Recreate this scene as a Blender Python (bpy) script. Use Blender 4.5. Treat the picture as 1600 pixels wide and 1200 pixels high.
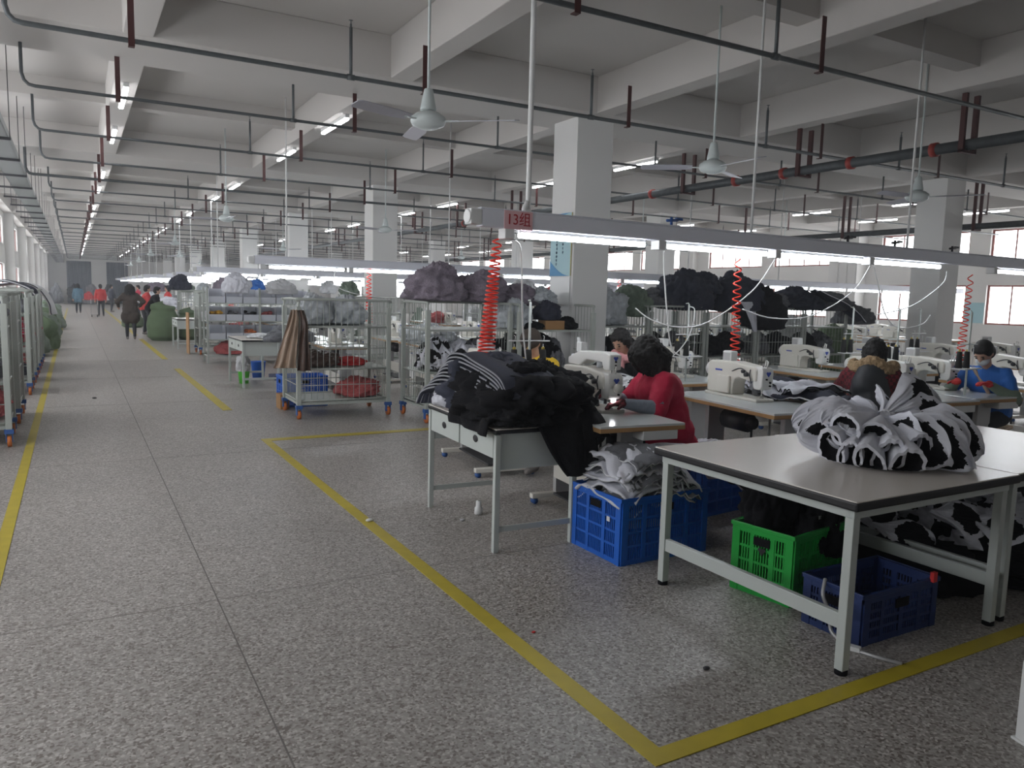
import bpy, math, random
from mathutils import Vector, Matrix, noise
random.seed(7)
C = bpy.context.scene.collection
sc = bpy.context.scene
for o in list(bpy.data.objects): bpy.data.objects.remove(o)
PI = math.pi

# ------------------------------------------------------------------ camera, light, exposure
cam_d = bpy.data.cameras.new('camera'); cam = bpy.data.objects.new('camera', cam_d); C.objects.link(cam)
F_PX, YAW, PIT, ROL, CAM_H = 1203.12, 0.516904645, 0.114016239, 0.0258677725, 1.6
_f = Vector((math.sin(YAW)*math.cos(PIT), math.cos(YAW)*math.cos(PIT), -math.sin(PIT)))
_rt = Vector((math.cos(YAW), -math.sin(YAW), 0)); _up = _rt.cross(_f)
_r = math.cos(ROL)*_rt + math.sin(ROL)*_up
_u = -math.sin(ROL)*_rt + math.cos(ROL)*_up
cam.matrix_world = Matrix(((_r.x, _u.x, -_f.x, 0), (_r.y, _u.y, -_f.y, 0), (_r.z, _u.z, -_f.z, CAM_H), (0, 0, 0, 1)))
cam_d.sensor_width = 36; cam_d.lens = F_PX/1600*36; cam_d.clip_end = 300; cam_d.clip_start = .05
sc.camera = cam
w = bpy.data.worlds.new('overcast_sky'); sc.world = w; w.use_nodes = True
w.node_tree.nodes['Background'].inputs[0].default_value = (.8, .9, 1, 1)
w.node_tree.nodes['Background'].inputs[1].default_value = 1.0
# thin even haze through the hall, softening its far end
vo = w.node_tree.nodes.new('ShaderNodeVolumeScatter'); vo.inputs['Density'].default_value = .0036
vo.inputs['Color'].default_value = (.92, .95, 1, 1); vo.inputs['Anisotropy'].default_value = .3
w.node_tree.links.new(vo.outputs[0], w.node_tree.nodes['World Output'].inputs['Volume'])
sc.cycles.max_bounces = 9; sc.cycles.diffuse_bounces = 4
sc.view_settings.view_transform = 'Standard'; sc.view_settings.look = 'None'
sc.view_settings.gamma = 1; sc.view_settings.use_curve_mapping = False
sc.view_settings.exposure = 0.57
WIN_E, TUBE_E, CEIL_E = 3.8, 22.0, 11.0     # daylight panes, trunking tubes, ceiling battens

# ------------------------------------------------------------------ materials
def mat(name, col, rough=.6, metal=0, noise_s=0, noise_a=.15, bump=0, bump_s=60, emit=0, alpha=1, spec=.5, col2=None):
    m = bpy.data.materials.new(name); m.use_nodes = True
    nt = m.node_tree; b = nt.nodes['Principled BSDF']
    col = tuple(col)+(1,)
    b.inputs['Base Color'].default_value = col
    b.inputs['Roughness'].default_value = rough; b.inputs['Metallic'].default_value = metal
    b.inputs['Specular IOR Level'].default_value = spec
    tc = nt.nodes.new('ShaderNodeTexCoord')
    if noise_s:
        n = nt.nodes.new('ShaderNodeTexNoise'); n.inputs['Scale'].default_value = noise_s; n.inputs['Detail'].default_value = 4
        nt.links.new(tc.outputs['Object'], n.inputs['Vector'])
        mx = nt.nodes.new('ShaderNodeMix'); mx.data_type = 'RGBA'
        nt.links.new(n.outputs['Fac'], mx.inputs[0])
        c2 = tuple(col2)+(1,) if col2 else tuple(min(1, c*(1+noise_a*2)) for c in col[:3])+(1,)
        mx.inputs[6].default_value = tuple(c*(1-noise_a) for c in col[:3])+(1,) if not col2 else col
        mx.inputs[7].default_value = c2
        nt.links.new(mx.outputs[2], b.inputs['Base Color'])
    if bump:
        n2 = nt.nodes.new('ShaderNodeTexNoise'); n2.inputs['Scale'].default_value = bump_s; n2.inputs['Detail'].default_value = 3
        nt.links.new(tc.outputs['Object'], n2.inputs['Vector'])
        bp = nt.nodes.new('ShaderNodeBump'); bp.inputs['Strength'].default_value = bump; bp.inputs['Distance'].default_value = .01
        nt.links.new(n2.outputs['Fac'], bp.inputs['Height']); nt.links.new(bp.outputs[0], b.inputs['Normal'])
    if emit:
        b.inputs['Emission Color'].default_value = col; b.inputs['Emission Strength'].default_value = emit
    if alpha < 1: b.inputs['Alpha'].default_value = alpha
    return m
M = {}
M['wall'] = mat('wall_paint', (.72, .715, .70), .8, noise_s=.8, noise_a=.04)
M['ceil'] = mat('ceiling_paint', (.53, .51, .49), .85, noise_s=.5, noise_a=.04)
M['column'] = mat('column_paint', (.70, .70, .69), .7, noise_s=1, noise_a=.03)
M['yellow'] = mat('yellow_floor_paint', (.45, .36, .03), .45, noise_s=9, noise_a=.14)
M['joint'] = mat('floor_joint', (.17, .158, .148), .8)
M['joint_x'] = mat('floor_joint_faint', (.25, .235, .22), .7)
M['cage'] = mat('grey_green_steel_paint', (.40, .43, .40), .45)
M['table_steel'] = mat('light_grey_steel_paint', (.50, .54, .52), .4)
M['laminate'] = mat('table_laminate', (.66, .62, .57), .25, noise_s=3, noise_a=.03)
M['edge'] = mat('black_edge', (.009, .009, .011), .5)
M['white_lam'] = mat('white_laminate', (.62, .66, .66), .18)
M['wood_edge'] = mat('beech_edge', (.40, .23, .10), .5, noise_s=20, noise_a=.1)
M['alu'] = mat('aluminium_column', (.50, .50, .51), .4, .3)
M['enamel'] = mat('cream_machine_enamel', (.72, .70, .64), .3)
M['enamel2'] = mat('white_machine_enamel', (.75, .75, .73), .3)
M['chrome'] = mat('chrome', (.6, .6, .6), .25, 1)
M['steel'] = mat('galvanised_pipe', (.085, .095, .10), .5, .3, noise_s=12, noise_a=.25)
M['redbrown'] = mat('red_oxide_bracket', (.055, .010, .009), .6)
M['redcoup'] = mat('red_pipe_coupling', (.30, .03, .02), .5)
M['white_pl'] = mat('white_plastic', (.72, .73, .73), .4)
M['rail'] = mat('rail_aluminium', (.78, .80, .88), .45)
M['fanm'] = mat('fan_enamel', (.58, .64, .64), .35)
M['fanblade'] = mat('fan_blade', (.46, .46, .52), .4)
M['blue_pl'] = mat('blue_plastic', (.01, .12, .56), .4)
M['green_pl'] = mat('green_plastic', (.008, .36, .045), .4)
M['navy_pl'] = mat('navy_plastic', (.006, .025, .12), .5)
M['lime_pl'] = mat('lime_plastic', (.12, .70, .06), .4)
M['clear_pl'] = mat('translucent_plastic', (.68, .71, .78), .3, alpha=.95)
M['orange'] = mat('orange_caster', (.55, .15, .03), .5)
M['caster_blue'] = mat('blue_caster_fork', (.03, .10, .32), .5)
M['black'] = mat('black_fabric', (.009, .009, .011), .95, bump=.3, bump_s=120, spec=.2)
M['navy'] = mat('navy_fabric', (.028, .032, .052), .85, bump=.3, bump_s=90)
M['grey_f'] = mat('grey_padding', (.60, .61, .67), .9, noise_s=9, noise_a=.16, bump=.35, bump_s=35)
M['dgrey_f'] = mat('dark_grey_fabric', (.13, .135, .15), .9, noise_s=8, noise_a=.3, bump=.3, bump_s=50)
M['rim_grey'] = mat('grey_piping', (.24, .245, .27), .9)
M['white_f'] = mat('white_fabric', (.60, .61, .63), .85, bump=.3, bump_s=50)
M['green_sack'] = mat('green_woven_sack', (.085, .13, .065), .75, noise_s=5, noise_a=.15, bump=.4, bump_s=40)
M['greengrey_f'] = mat('green_grey_fabric', (.14, .18, .14), .85, noise_s=5, noise_a=.3, bump=.3)
M['purple_f'] = mat('mauve_bundle', (.20, .17, .21), .9, noise_s=26, noise_a=.5, bump=.8, bump_s=45)
M['polybag'] = mat('cloudy_polybag', (.42, .45, .48), .35, noise_s=6, noise_a=.25, bump=.5, bump_s=20)
M['red_f'] = mat('crimson_coat_fabric', (.50, .012, .055), .8, bump=.25, bump_s=70)
M['red2_f'] = mat('red_jacket_fabric', (.50, .02, .02), .75)
M['plaid'] = mat('dark_red_plaid', (.10, .008, .012), .85, noise_s=60, noise_a=.4)
M['pink_f'] = mat('pink_scarf_knit', (.55, .26, .27), .9, noise_s=18, noise_a=.3, bump=.5, bump_s=80)
M['yellow_f'] = mat('yellow_jacket_fabric', (.65, .42, .02), .75, bump=.3)
M['blue_f'] = mat('blue_jacket_fabric', (.015, .13, .48), .7, bump=.25)
M['teal_f'] = mat('grey_blue_coat', (.07, .15, .21), .8)
M['brown_f'] = mat('brown_coat', (.045, .033, .026), .85)
M['sleeve_f'] = mat('grey_sleeve_cover', (.20, .225, .27), .8, noise_s=40, noise_a=.2)
M['mag_f'] = mat('magenta_glove', (.60, .02, .13), .8)
M['fur'] = mat('tan_fur', (.33, .23, .13), .95, noise_s=30, noise_a=.3, bump=1, bump_s=90)
M['hair'] = mat('black_hair', (.008, .007, .007), .75, bump=.4, bump_s=150)
M['skin'] = mat('skin', (.52, .31, .22), .55)
M['lip'] = mat('lips', (.35, .10, .09), .5)
M['jeans'] = mat('dark_trousers', (.015, .017, .024), .85)
M['shoe'] = mat('shoe_grey', (.20, .18, .17), .6)
M['mask'] = mat('pale_face_mask', (.62, .66, .70), .8)
M['stripe'] = mat('brown_satin', (.075, .042, .03), .4)
M['tan_f'] = mat('tan_satin', (.36, .26, .19), .4)
M['card'] = mat('cardboard', (.36, .20, .085), .8)
M['coil'] = mat('red_coil_hose', (.90, .05, .025), .35, emit=0)
M['red_pl'] = mat('red_plastic', (.6, .03, .03), .4)
M['cone'] = mat('black_thread', (.012, .012, .012), .8)
M['cone_top'] = mat('yellow_cone_tip', (.55, .42, .08), .6)
M['signpink'] = mat('pink_sign', (.80, .50, .53), .6)
M['signred'] = mat('sign_red_ink', (.45, .02, .03), .6)
M['banner'] = mat('pale_blue_banner', (.38, .60, .66), .5)
M['banner_b'] = mat('banner_deep_blue', (.04, .26, .52), .5)
M['banner_g'] = mat('banner_gold_edge', (.5, .42, .14), .5)
M['ink'] = mat('blue_grey_ink', (.08, .16, .25), .6)
M['logo'] = mat('blue_logo', (.04, .08, .42), .5)
M['screen'] = mat('blue_screen', (.15, .40, .65), .3, emit=1.2)
M['winframe'] = mat('red_brown_window_frame', (.26, .085, .07), .5)
M['farpanel'] = mat('blue_grey_curtain', (.12, .135, .17), .8, noise_s=1.5, noise_a=.1)
M['tray'] = mat('grey_cable_tray', (.27, .29, .29), .5, .2)
M['darkmetal'] = mat('dark_motor', (.03, .03, .035), .5)
M['orange_f'] = mat('orange_parts', (.60, .16, .04), .7)
M['amber_f'] = mat('amber_parts', (.62, .33, .02), .7)
M['pinkred_f'] = mat('red_floral_fabric', (.40, .09, .09), .85, noise_s=14, noise_a=.5, bump=.3)
M['glove'] = mat('red_black_knit', (.35, .01, .04), .85)
M['greenglass'] = mat('green_bottle', (.02, .45, .22), .3)

def light_mat(name, col, e):
    m = bpy.data.materials.new(name); m.use_nodes = True; nt = m.node_tree
    b = nt.nodes['Principled BSDF']; b.inputs['Base Color'].default_value = (.8, .8, .8, 1)
    b.inputs['Emission Color'].default_value = tuple(col)+(1,); b.inputs['Emission Strength'].default_value = e
    return m
M['tube'] = light_mat('lit_tube', (.90, .95, 1), TUBE_E)
M['tube2'] = light_mat('lit_ceiling_tube', (.97, .97, 1), CEIL_E)
M['pane'] = light_mat('bright_overcast_window_glass', (.95, .97, 1), WIN_E)
M['led'] = light_mat('machine_led', (.95, .98, 1), 14)

def plaid_mat():
    m = mat('red_black_plaid_knit', (.35, .01, .03), .85); nt = m.node_tree; b = nt.nodes['Principled BSDF']
    tc = nt.nodes.new('ShaderNodeTexCoord'); ck = nt.nodes.new('ShaderNodeTexChecker'); ck.inputs['Scale'].default_value = 34
    ck.inputs['Color1'].default_value = (.16, .010, .02, 1); ck.inputs['Color2'].default_value = (.05, .005, .008, 1)
    nt.links.new(tc.outputs['Object'], ck.inputs['Vector']); nt.links.new(ck.outputs[0], b.inputs['Base Color']); return m
M['plaid'] = plaid_mat()

def terrazzo():
    m = bpy.data.materials.new('terrazzo'); m.use_nodes = True; nt = m.node_tree; b = nt.nodes['Principled BSDF']
    tc = nt.nodes.new('ShaderNodeTexCoord')
    def N(t, **k):
        n = nt.nodes.new(t)
        for a, v in k.items(): n.inputs[a].default_value = v
        return n
    v = N('ShaderNodeTexVoronoi', Scale=98, Randomness=1)
    nt.links.new(tc.outputs['Object'], v.inputs['Vector'])
    sp = nt.nodes.new('ShaderNodeSeparateColor'); nt.links.new(v.outputs['Color'], sp.inputs[0])
    r = nt.nodes.new('ShaderNodeValToRGB'); r.color_ramp.interpolation = 'CONSTANT'
    e = r.color_ramp.elements
    e[0].position = 0; e[0].color = (.19, .168, .15, 1)
    e[1].position = .16; e[1].color = (.285, .26, .24, 1)
    for p, c in ((.36, (.35, .328, .308)), (.66, (.41, .388, .366)), (.86, (.53, .51, .485))):
        x = e.new(p); x.color = c+(1,)
    nt.links.new(sp.outputs[0], r.inputs[0])
    big = N('ShaderNodeTexNoise', Scale=.6, Detail=5); nt.links.new(tc.outputs['Object'], big.inputs['Vector'])
    rb = nt.nodes.new('ShaderNodeValToRGB'); rb.color_ramp.elements[0].position = .3; rb.color_ramp.elements[1].position = .72
    rb.color_ramp.elements[0].color = (.84, .84, .84, 1); rb.color_ramp.elements[1].color = (1.12, 1.12, 1.12, 1)
    nt.links.new(big.outputs['Fac'], rb.inputs[0])
    mx = nt.nodes.new('ShaderNodeMix'); mx.data_type = 'RGBA'; mx.blend_type = 'MULTIPLY'; mx.inputs[0].default_value = 1
    nt.links.new(r.outputs[0], mx.inputs[6]); nt.links.new(rb.outputs[0], mx.inputs[7])
    nt.links.new(mx.outputs[2], b.inputs['Base Color'])
    rr = nt.nodes.new('ShaderNodeMapRange'); rr.inputs[3].default_value = .30; rr.inputs[4].default_value = .48
    nt.links.new(big.outputs['Fac'], rr.inputs[0]); nt.links.new(rr.outputs[0], b.inputs['Roughness'])
    b.inputs['Specular IOR Level'].default_value = .45
    return m
M['terrazzo'] = terrazzo()

# ------------------------------------------------------------------ mesh helpers
def V(*a): return Vector(a)
class MB:
    def __init__(s): s.v = []; s.f = []; s.m = []; s.s = []
    def add(s, vs, fs, mi=0, sm=False, mis=None):
        b = len(s.v); s.v += [tuple(x) for x in vs]
        for i, f in enumerate(fs):
            s.f.append([b+k for k in f]); s.m.append(mis[i] if mis else mi); s.s.append(sm)
    def box(s, c, d, rot=None, mi=0):
        x, y, z = d[0]/2, d[1]/2, d[2]/2
        vs = [V(a*x, b*y, e*z) for e in (-1, 1) for b in (-1, 1) for a in (-1, 1)]
        if rot is not None:
            R = rot if isinstance(rot, Matrix) else Matrix.Rotation(rot, 3, 'Z')
            vs = [R @ q for q in vs]
        vs = [q+Vector(c) for q in vs]
        s.add(vs, [(0, 2, 3, 1), (4, 5, 7, 6), (0, 1, 5, 4), (2, 6, 7, 3), (0, 4, 6, 2), (1, 3, 7, 5)], mi)
        return s
    def bb(s, x0, x1, y0, y1, z0, z1, mi=0): return s.box(((x0+x1)/2, (y0+y1)/2, (z0+z1)/2), (x1-x0, y1-y0, z1-z0), None, mi)
    def tube(s, path, r, n=8, mi=0, sm=True, caps=True, closed=False):
        path = [Vector(p) for p in path]
        rs = r if isinstance(r, (list, tuple)) else [r]*len(path)
        rings = []; prev = None
        for i, p in enumerate(path):
            a = path[max(i-1, 0)]; b = path[min(i+1, len(path)-1)]
            t = (b-a)
            t = t.normalized() if t.length > 1e-9 else V(0, 0, 1)
            if prev is None:
                q = V(0, 0, 1) if abs(t.z) < .9 else V(1, 0, 0)
                u = t.cross(q).normalized()
            else:
                u = prev - t*prev.dot(t)
                u = u.normalized() if u.length > 1e-6 else t.orthogonal().normalized()
            prev = u; w_ = t.cross(u)
            rings.append([p+(u*math.cos(2*PI*k/n)+w_*math.sin(2*PI*k/n))*rs[i] for k in range(n)])
        vs = [q for rg in rings for q in rg]; fs = []
        for i in range(len(rings)-1):
            for k in range(n): fs.append((i*n+k, i*n+(k+1) % n, (i+1)*n+(k+1) % n, (i+1)*n+k))
        if caps: fs.append(tuple(reversed(range(n)))); fs.append(tuple((len(rings)-1)*n+k for k in range(n)))
        s.add(vs, fs, mi, sm); return s
    def cyl(s, p0, p1, r, r1=None, n=12, mi=0, sm=True): return s.tube([p0, p1], [r, r if r1 is None else r1], n, mi, sm)
    def lathe(s, prof, c=(0, 0, 0), n=20, mi=0, sm=True):
        c = Vector(c); vs = []; fs = []
        for (r, z) in prof:
            for k in range(n): vs.append(c+V(r*math.cos(2*PI*k/n), r*math.sin(2*PI*k/n), z))
        for i in range(len(prof)-1):
            for k in range(n): fs.append((i*n+k, i*n+(k+1) % n, (i+1)*n+(k+1) % n, (i+1)*n+k))
        if prof[0][0] > 1e-5: fs.append(tuple(reversed(range(n))))
        if prof[-1][0] > 1e-5: fs.append(tuple((len(prof)-1)*n+k for k in range(n)))
        s.add(vs, fs, mi, sm); return s
    def ell(s, c, r, R=None, nu=14, nv=10, mi=0):
        vs = []; fs = []; c = Vector(c)
        for j in range(nv+1):
            th = PI*j/nv
            for i in range(nu):
                ph = 2*PI*i/nu
                q = V(r[0]*math.sin(th)*math.cos(ph), r[1]*math.sin(th)*math.sin(ph), -r[2]*math.cos(th))
                if R is not None: q = R @ q
                vs.append(c+q)
        for j in range(nv):
            for i in range(nu): fs.append((j*nu+i, j*nu+(i+1) % nu, (j+1)*nu+(i+1) % nu, (j+1)*nu+i))
        s.add(vs, fs, mi, True); return s
    def grid(s, fn, nu, nv, mfn=None, sm=True, closed_u=False):
        vs = [fn(i/nu, j/nv) for j in range(nv+1) for i in range(nu+1)]
        fs = []; mis = []
        for j in range(nv):
            for i in range(nu):
                fs.append((j*(nu+1)+i, j*(nu+1)+i+1, (j+1)*(nu+1)+i+1, (j+1)*(nu+1)+i))
                mis.append(mfn((i+.5)/nu, (j+.5)/nv) if mfn else 0)
        s.add(vs, fs, 0, sm, mis); return s
    def prism(s, pts, z0, z1, mi=0, fn=None):
        n = len(pts); fn = fn or (lambda x, y, z: (x, y, z))
        vs = [fn(x, y, z0) for x, y in pts]+[fn(x, y, z1) for x, y in pts]
        fs = [tuple(reversed(range(n))), tuple(range(n, 2*n))]+[(i, (i+1) % n, n+(i+1) % n, n+i) for i in range(n)]
        s.add(vs, fs, mi); return s
    def mesh(s, name, mats):
        me = bpy.data.meshes.new(name); me.from_pydata(s.v, [], s.f)
        for m_ in (mats if isinstance(mats, (list, tuple)) else [mats]): me.materials.append(M[m_] if isinstance(m_, str) else m_)
        me.polygons.foreach_set('material_index', s.m); me.polygons.foreach_set('use_smooth', s.s); me.update()
        return me
    def build(s, name, mats, parent=None, bevel=0, loc=None):
        o = bpy.data.objects.new(name, s.mesh(name, mats)); C.objects.link(o)
        if parent is not None: o.parent = parent
        if loc: o.location = loc
        if bevel:
            md = o.modifiers.new('bevel', 'BEVEL'); md.width = bevel; md.segments = 2; md.limit_method = 'ANGLE'
        return o
def tag(o, label=None, cat=None, group=None, kind=None):
    if label: o['label'] = label
    if cat: o['category'] = cat
    if group: o['group'] = group
    if kind: o['kind'] = kind
    return o
def empty(name, loc=(0, 0, 0), rz=0, label=None, cat=None, group=None):
    o = bpy.data.objects.new(name, None); C.objects.link(o); o.location = loc; o.rotation_euler = (0, 0, rz)
    o.empty_display_size = .1
    return tag(o, label, cat, group)
def copy_tree(o, parent=None):
    c = o.copy(); C.objects.link(c); c.parent = parent
    for ch in list(o.children): copy_tree(ch, c)
    return c
def dup(o, loc, rz=0, label=None, group=None, scale=None):
    c = copy_tree(o); c.location = loc; c.rotation_euler = (0, 0, rz)
    if label: c['label'] = label
    if group: c['group'] = group
    if scale: c.scale = scale if isinstance(scale, (tuple, list)) else (scale,)*3
    return c
def structure(mb, name, mats, bevel=0):
    o = mb.build(name, mats, None, bevel); o['kind'] = 'structure'; return o
_used = {}
def once(key, make, loc, rz, label, group=None, scale=None):
    """first call places the original thing, later calls copy it"""
    if key not in _used:
        o = make(); _used[key] = o
        o.location = loc; o.rotation_euler = (0, 0, rz); o['label'] = label
        if group: o['group'] = group
        if scale: o.scale = scale if isinstance(scale, (tuple, list)) else (scale,)*3
        return o
    o = dup(_used[key], loc, rz, label, group, scale)
    if not group and 'group' in o: del o['group']
    if not scale: o.scale = (1, 1, 1)
    return o
def fbm(p, o=3):
    a = 0; s = 1; q = Vector(p)
    for i in range(o): a += noise.noise(q)*s; q = q*2.03+V(3.1, 1.7, 9.2); s *= .5
    return a
def smooth_path(pts, k=6):
    pts = [Vector(p) for p in pts]; out = []
    for i in range(len(pts)-1):
        p0 = pts[max(i-1, 0)]; p1 = pts[i]; p2 = pts[i+1]; p3 = pts[min(i+2, len(pts)-1)]
        for j in range(k):
            t = j/k
            out.append(.5*((2*p1)+(p2-p0)*t+(2*p0-5*p1+4*p2-p3)*t*t+(3*p1-p0-3*p2+p3)*t**3))
    out.append(pts[-1]); return out
# ------------------------------------------------------------------ the building
XL, XR, YB, YF, ZC = -2.1, 23.3, -2.5, 76.5, 4.55
ZB = 4.07; SP = 8.03; Y0 = 9.38
structure(MB().bb(XL-.3, XR+.3, YB-.3, YF+.3, -.2, 0), 'floor', 'terrazzo')
structure(MB().bb(XL-.3, XR+.3, YB-.3, YF+.3, ZC, ZC+.2), 'ceiling', 'ceil')
WIN = []
bays = [Y0+SP*k for k in range(-2, 9)]
for c in bays:
    for a, b in ((.9, 3.6), (4.2, 7.1)):
        if c+b < YF-.3 and c+a > YB+.2: WIN.append((c+a, c+b))
ROWS = ((1.12, 2.27), (2.95, 3.87))
def side_wall(name, x0, x1):
    mb = MB(); ys = [YB-.3]
    for a, b in WIN: ys += [a, b]
    ys.append(YF+.3)
    for z0, z1 in ((0, ROWS[0][0]), (ROWS[0][1], ROWS[1][0]), (ROWS[1][1], ZC)): mb.bb(x0, x1, YB-.3, YF+.3, z0, z1)
    for z0, z1 in ROWS:
        for i in range(0, len(ys), 2): mb.bb(x0, x1, ys[i], ys[i+1], z0, z1)
    return structure(mb, name, 'wall')
side_wall('wall_left', XL-.24, XL); side_wall('wall_right', XR, XR+.24)
structure(MB().bb(XL-.24, XR+.24, YF, YF+.24, 0, ZC), 'wall_far', 'wall')
structure(MB().bb(XL-.24, XR+.24, YB-.24, YB, 0, ZC), 'wall_near', 'wall')
# windows: one frame mesh with mullions and one pane mesh, shared by windows of a size
_wc = {}; nwin = 0
for side, xw in ((1, XR+.10), (-1, XL-.10)):
    for (a, b) in WIN:
        for (z0, z1) in ROWS:
            nwin += 1; key = (round(b-a, 2), round(z1-z0, 2))
            if key not in _wc:
                W, H = b-a, z1-z0; fr = MB()
                fr.bb(-.03, .03, -W/2, -W/2+.06, 0, H).bb(-.03, .03, W/2-.06, W/2, 0, H)
                fr.bb(-.03, .03, -W/2, W/2, 0, .05).bb(-.03, .03, -W/2, W/2, H-.05, H)
                for k in (1, 2, 3): fr.bb(-.02, .02, -W/2+W*k/4-.02, -W/2+W*k/4+.02, .05, H-.05)
                pn = MB().bb(-.006, .006, -W/2+.05, W/2-.05, .04, H-.04)
                _wc[key] = (fr.mesh('window_frame', 'winframe'), pn.mesh('pane', 'pane'))
            e = empty('window_%d' % nwin, (xw, (a+b)/2, z0)); e['kind'] = 'structure'
            for nm, me in zip(('window_frame', 'pane'), _wc[key]):
                o = bpy.data.objects.new(nm, me); C.objects.link(o); o.parent = e
# beams
mb = MB()
for k in range(-1, 9):
    y = Y0+SP*k; mb.bb(XL, XR, y-.58, y+.58, ZB, ZC)
structure(mb, 'trim_1', 'ceil', .01)
YBEAM = [-1.95, .64, 3.42, 6.35, 9.0, 11.8, 14.9, 17.4, 20.2]
mb = MB()
for x in YBEAM:
    mb.bb(x-.14, x+.14, YB, YF, ZB+.004, ZC)
structure(mb, 'trim_2', 'ceil', .01)
mb = MB()
for k in range(-1, 9):
    y = Y0+SP*(k+.5)-4.9+4.9; mb.bb(XL, XR, y-.13, y+.13, ZB+.2, ZC)
structure(mb, 'trim_3', 'ceil')
# columns
colm = MB().bb(-.3, .3, -.3, .3, 0, ZB+.02).mesh('wall_column', 'column'); ncol = 0
for xc in (6.4, 14.96):
    for k in range(0, 9):
        y = Y0+SP*k+(.35 if k else 0)
        if xc > 10 and k > 6: continue
        o = bpy.data.objects.new('column', colm); C.objects.link(o); o.location = (xc, y, 0); o['kind'] = 'structure'
mb = MB()
for k in range(0, 9):
    for x in (XL+.14, XR-.14): mb.box((x, Y0+SP*k, ZC/2), (.28, .55, ZC))
structure(mb, 'trim_4', 'wall')
# baseboard
structure(MB().bb(XR-.012, XR, YB, YF, 0, .12), 'baseboard_right', 'dgrey_f')
# far wall curtains between the piers
for i, (a, b) in enumerate(((-.49, 1.34), (2.52, 4.18))):
    mb = MB(); n = 60
    vs = []; fs = []
    for k in range(n+1):
        x = a+(b-a)*k/n; y = YF-.06+.025*math.sin(k*1.3)
        vs += [V(x, y, .02), V(x, y, 3.6)]
    fs = [(2*k, 2*k+2, 2*k+3, 2*k+1) for k in range(n)]
    mb.add(vs, fs, 0, True); o = mb.build('curtain', 'farpanel')
    md = o.modifiers.new('s', 'SOLIDIFY'); md.thickness = .01
    tag(o, ('wide' if i == 0 else 'narrow')+' blue-grey curtain on the far wall '+('at the end of the aisle' if i == 0 else 'right of the pale pier'), 'curtain')
# floor paint
mb = MB(); T = .004
mb.bb(1.69, 1.772, 1.90, 8.40, 0, T); mb.bb(1.772, 9.0, 1.90, 1.982, 0, T)
mb.bb(1.772, 6.0, 8.27, 8.40, 0, T)
structure(mb, 'trim_5', 'yellow')
mb = MB(); mb.bb(1.655, 1.772, 10.6, 16.4, 0, T); mb.bb(1.655, 1.772, 18.6, 26, 0, T); mb.bb(1.655, 1.772, 28, 60, 0, T)
structure(mb, 'trim_6', 'yellow')
structure(MB().bb(-.468, -.394, 1.0, 60, 0, T), 'trim_7', 'yellow')
structure(MB().bb(.590, .596, YB, 60, 0, .0015), 'trim_10', 'joint')
mb = MB()
for y in (-1.2, 2.46+1.6, 7.8, 11.6, 15, 18.45, 22.3, 26, 30): mb.bb(XL, 12, y-.003, y+.003, 0, .001)
structure(mb, 'trim_8', 'joint_x')

# ------------------------------------------------------------------ ceiling battens
def batten():
    t = empty('ceiling_light', label='x', cat='ceiling light')
    MB().bb(-.03, .03, -.62, .62, -.05, 0).build('housing', 'white_pl', t)
    mb = MB(); mb.cyl((-.014, -.6, -.066), (-.014, .6, -.066), .017); mb.cyl((.014, -.6, -.066), (.014, .6, -.066), .017)
    mb.build('tube_light', 'tube2', t); return t
where = {.64: 'over the aisle', 3.42: 'beside the aisle', 9.0: 'beyond the first column row', 11.8: 'mid hall', 17.4: 'near the window wall', 20.2: 'nearest the window wall'}
ordn = ['first', 'second', 'third', 'fourth', 'fifth', 'sixth', 'seventh', 'eighth', 'ninth', 'tenth', 'eleventh', 'twelfth', 'thirteenth', 'fourteenth', 'fifteenth', 'sixteenth']
for x in (.64, 3.42, 9.0, 17.4, 20.2):
    n = 0
    for k in range(0, 8):
        for yy in (11.5, 14.5):
            y = yy+SP*k*1.02
            if y > 72 or (x > 4 and k > 4): continue
            once('batten', batten, (x, y, ZB+.004), 0, 'lit ceiling batten %s, %s one away from the camera' % (where[x], ordn[n]), 'battens on the ceiling beams'); n += 1

# ------------------------------------------------------------------ sprinkler pipes
def sprinkler(y, z, x0, x1, r, label, brackets, risers, group='sprinkler pipes'):
    t = empty('sprinkler_pipe', (0, y, z), 0, label, 'pipe', group)
    path = [(x0, 0, ZC-z-.35 if y < 12 else ZC-z-.45), (x0, 0, .12), (x0+.02, 0, .05), (x0+.06, 0, .01), (x0+.12, 0, 0), (x1, 0, 0)]
    MB().tube(path, r, 10).build('pipe_run', 'steel', t)
    for x in brackets:
        MB().bb(x-.025, x+.025, -.03, -.022, -.045, ZB-z).bb(x-.025, x+.025, -.03, .03, -.05, -.042).build('bracket', 'redbrown', t)
    for x in risers:
        mb = MB(); mb.cyl((x, 0, 0), (x, 0, .46), r*.8, n=8); mb.cyl((x-.035, 0, 0), (x+.035, 0, 0), r*1.35); mb.lathe([(r*.5, 0), (r*.5, .03), (r*.25, .035), (r*.25, .06), (r*1.1, .065), (0, .067)], (x, 0, .46), 8)
        mb.build('riser', 'steel', t)
ys = [4.8, 7.5, 9.75, 12.4, 15.1, 17.0]+[19.7+2.68*i for i in range(20)]
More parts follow.
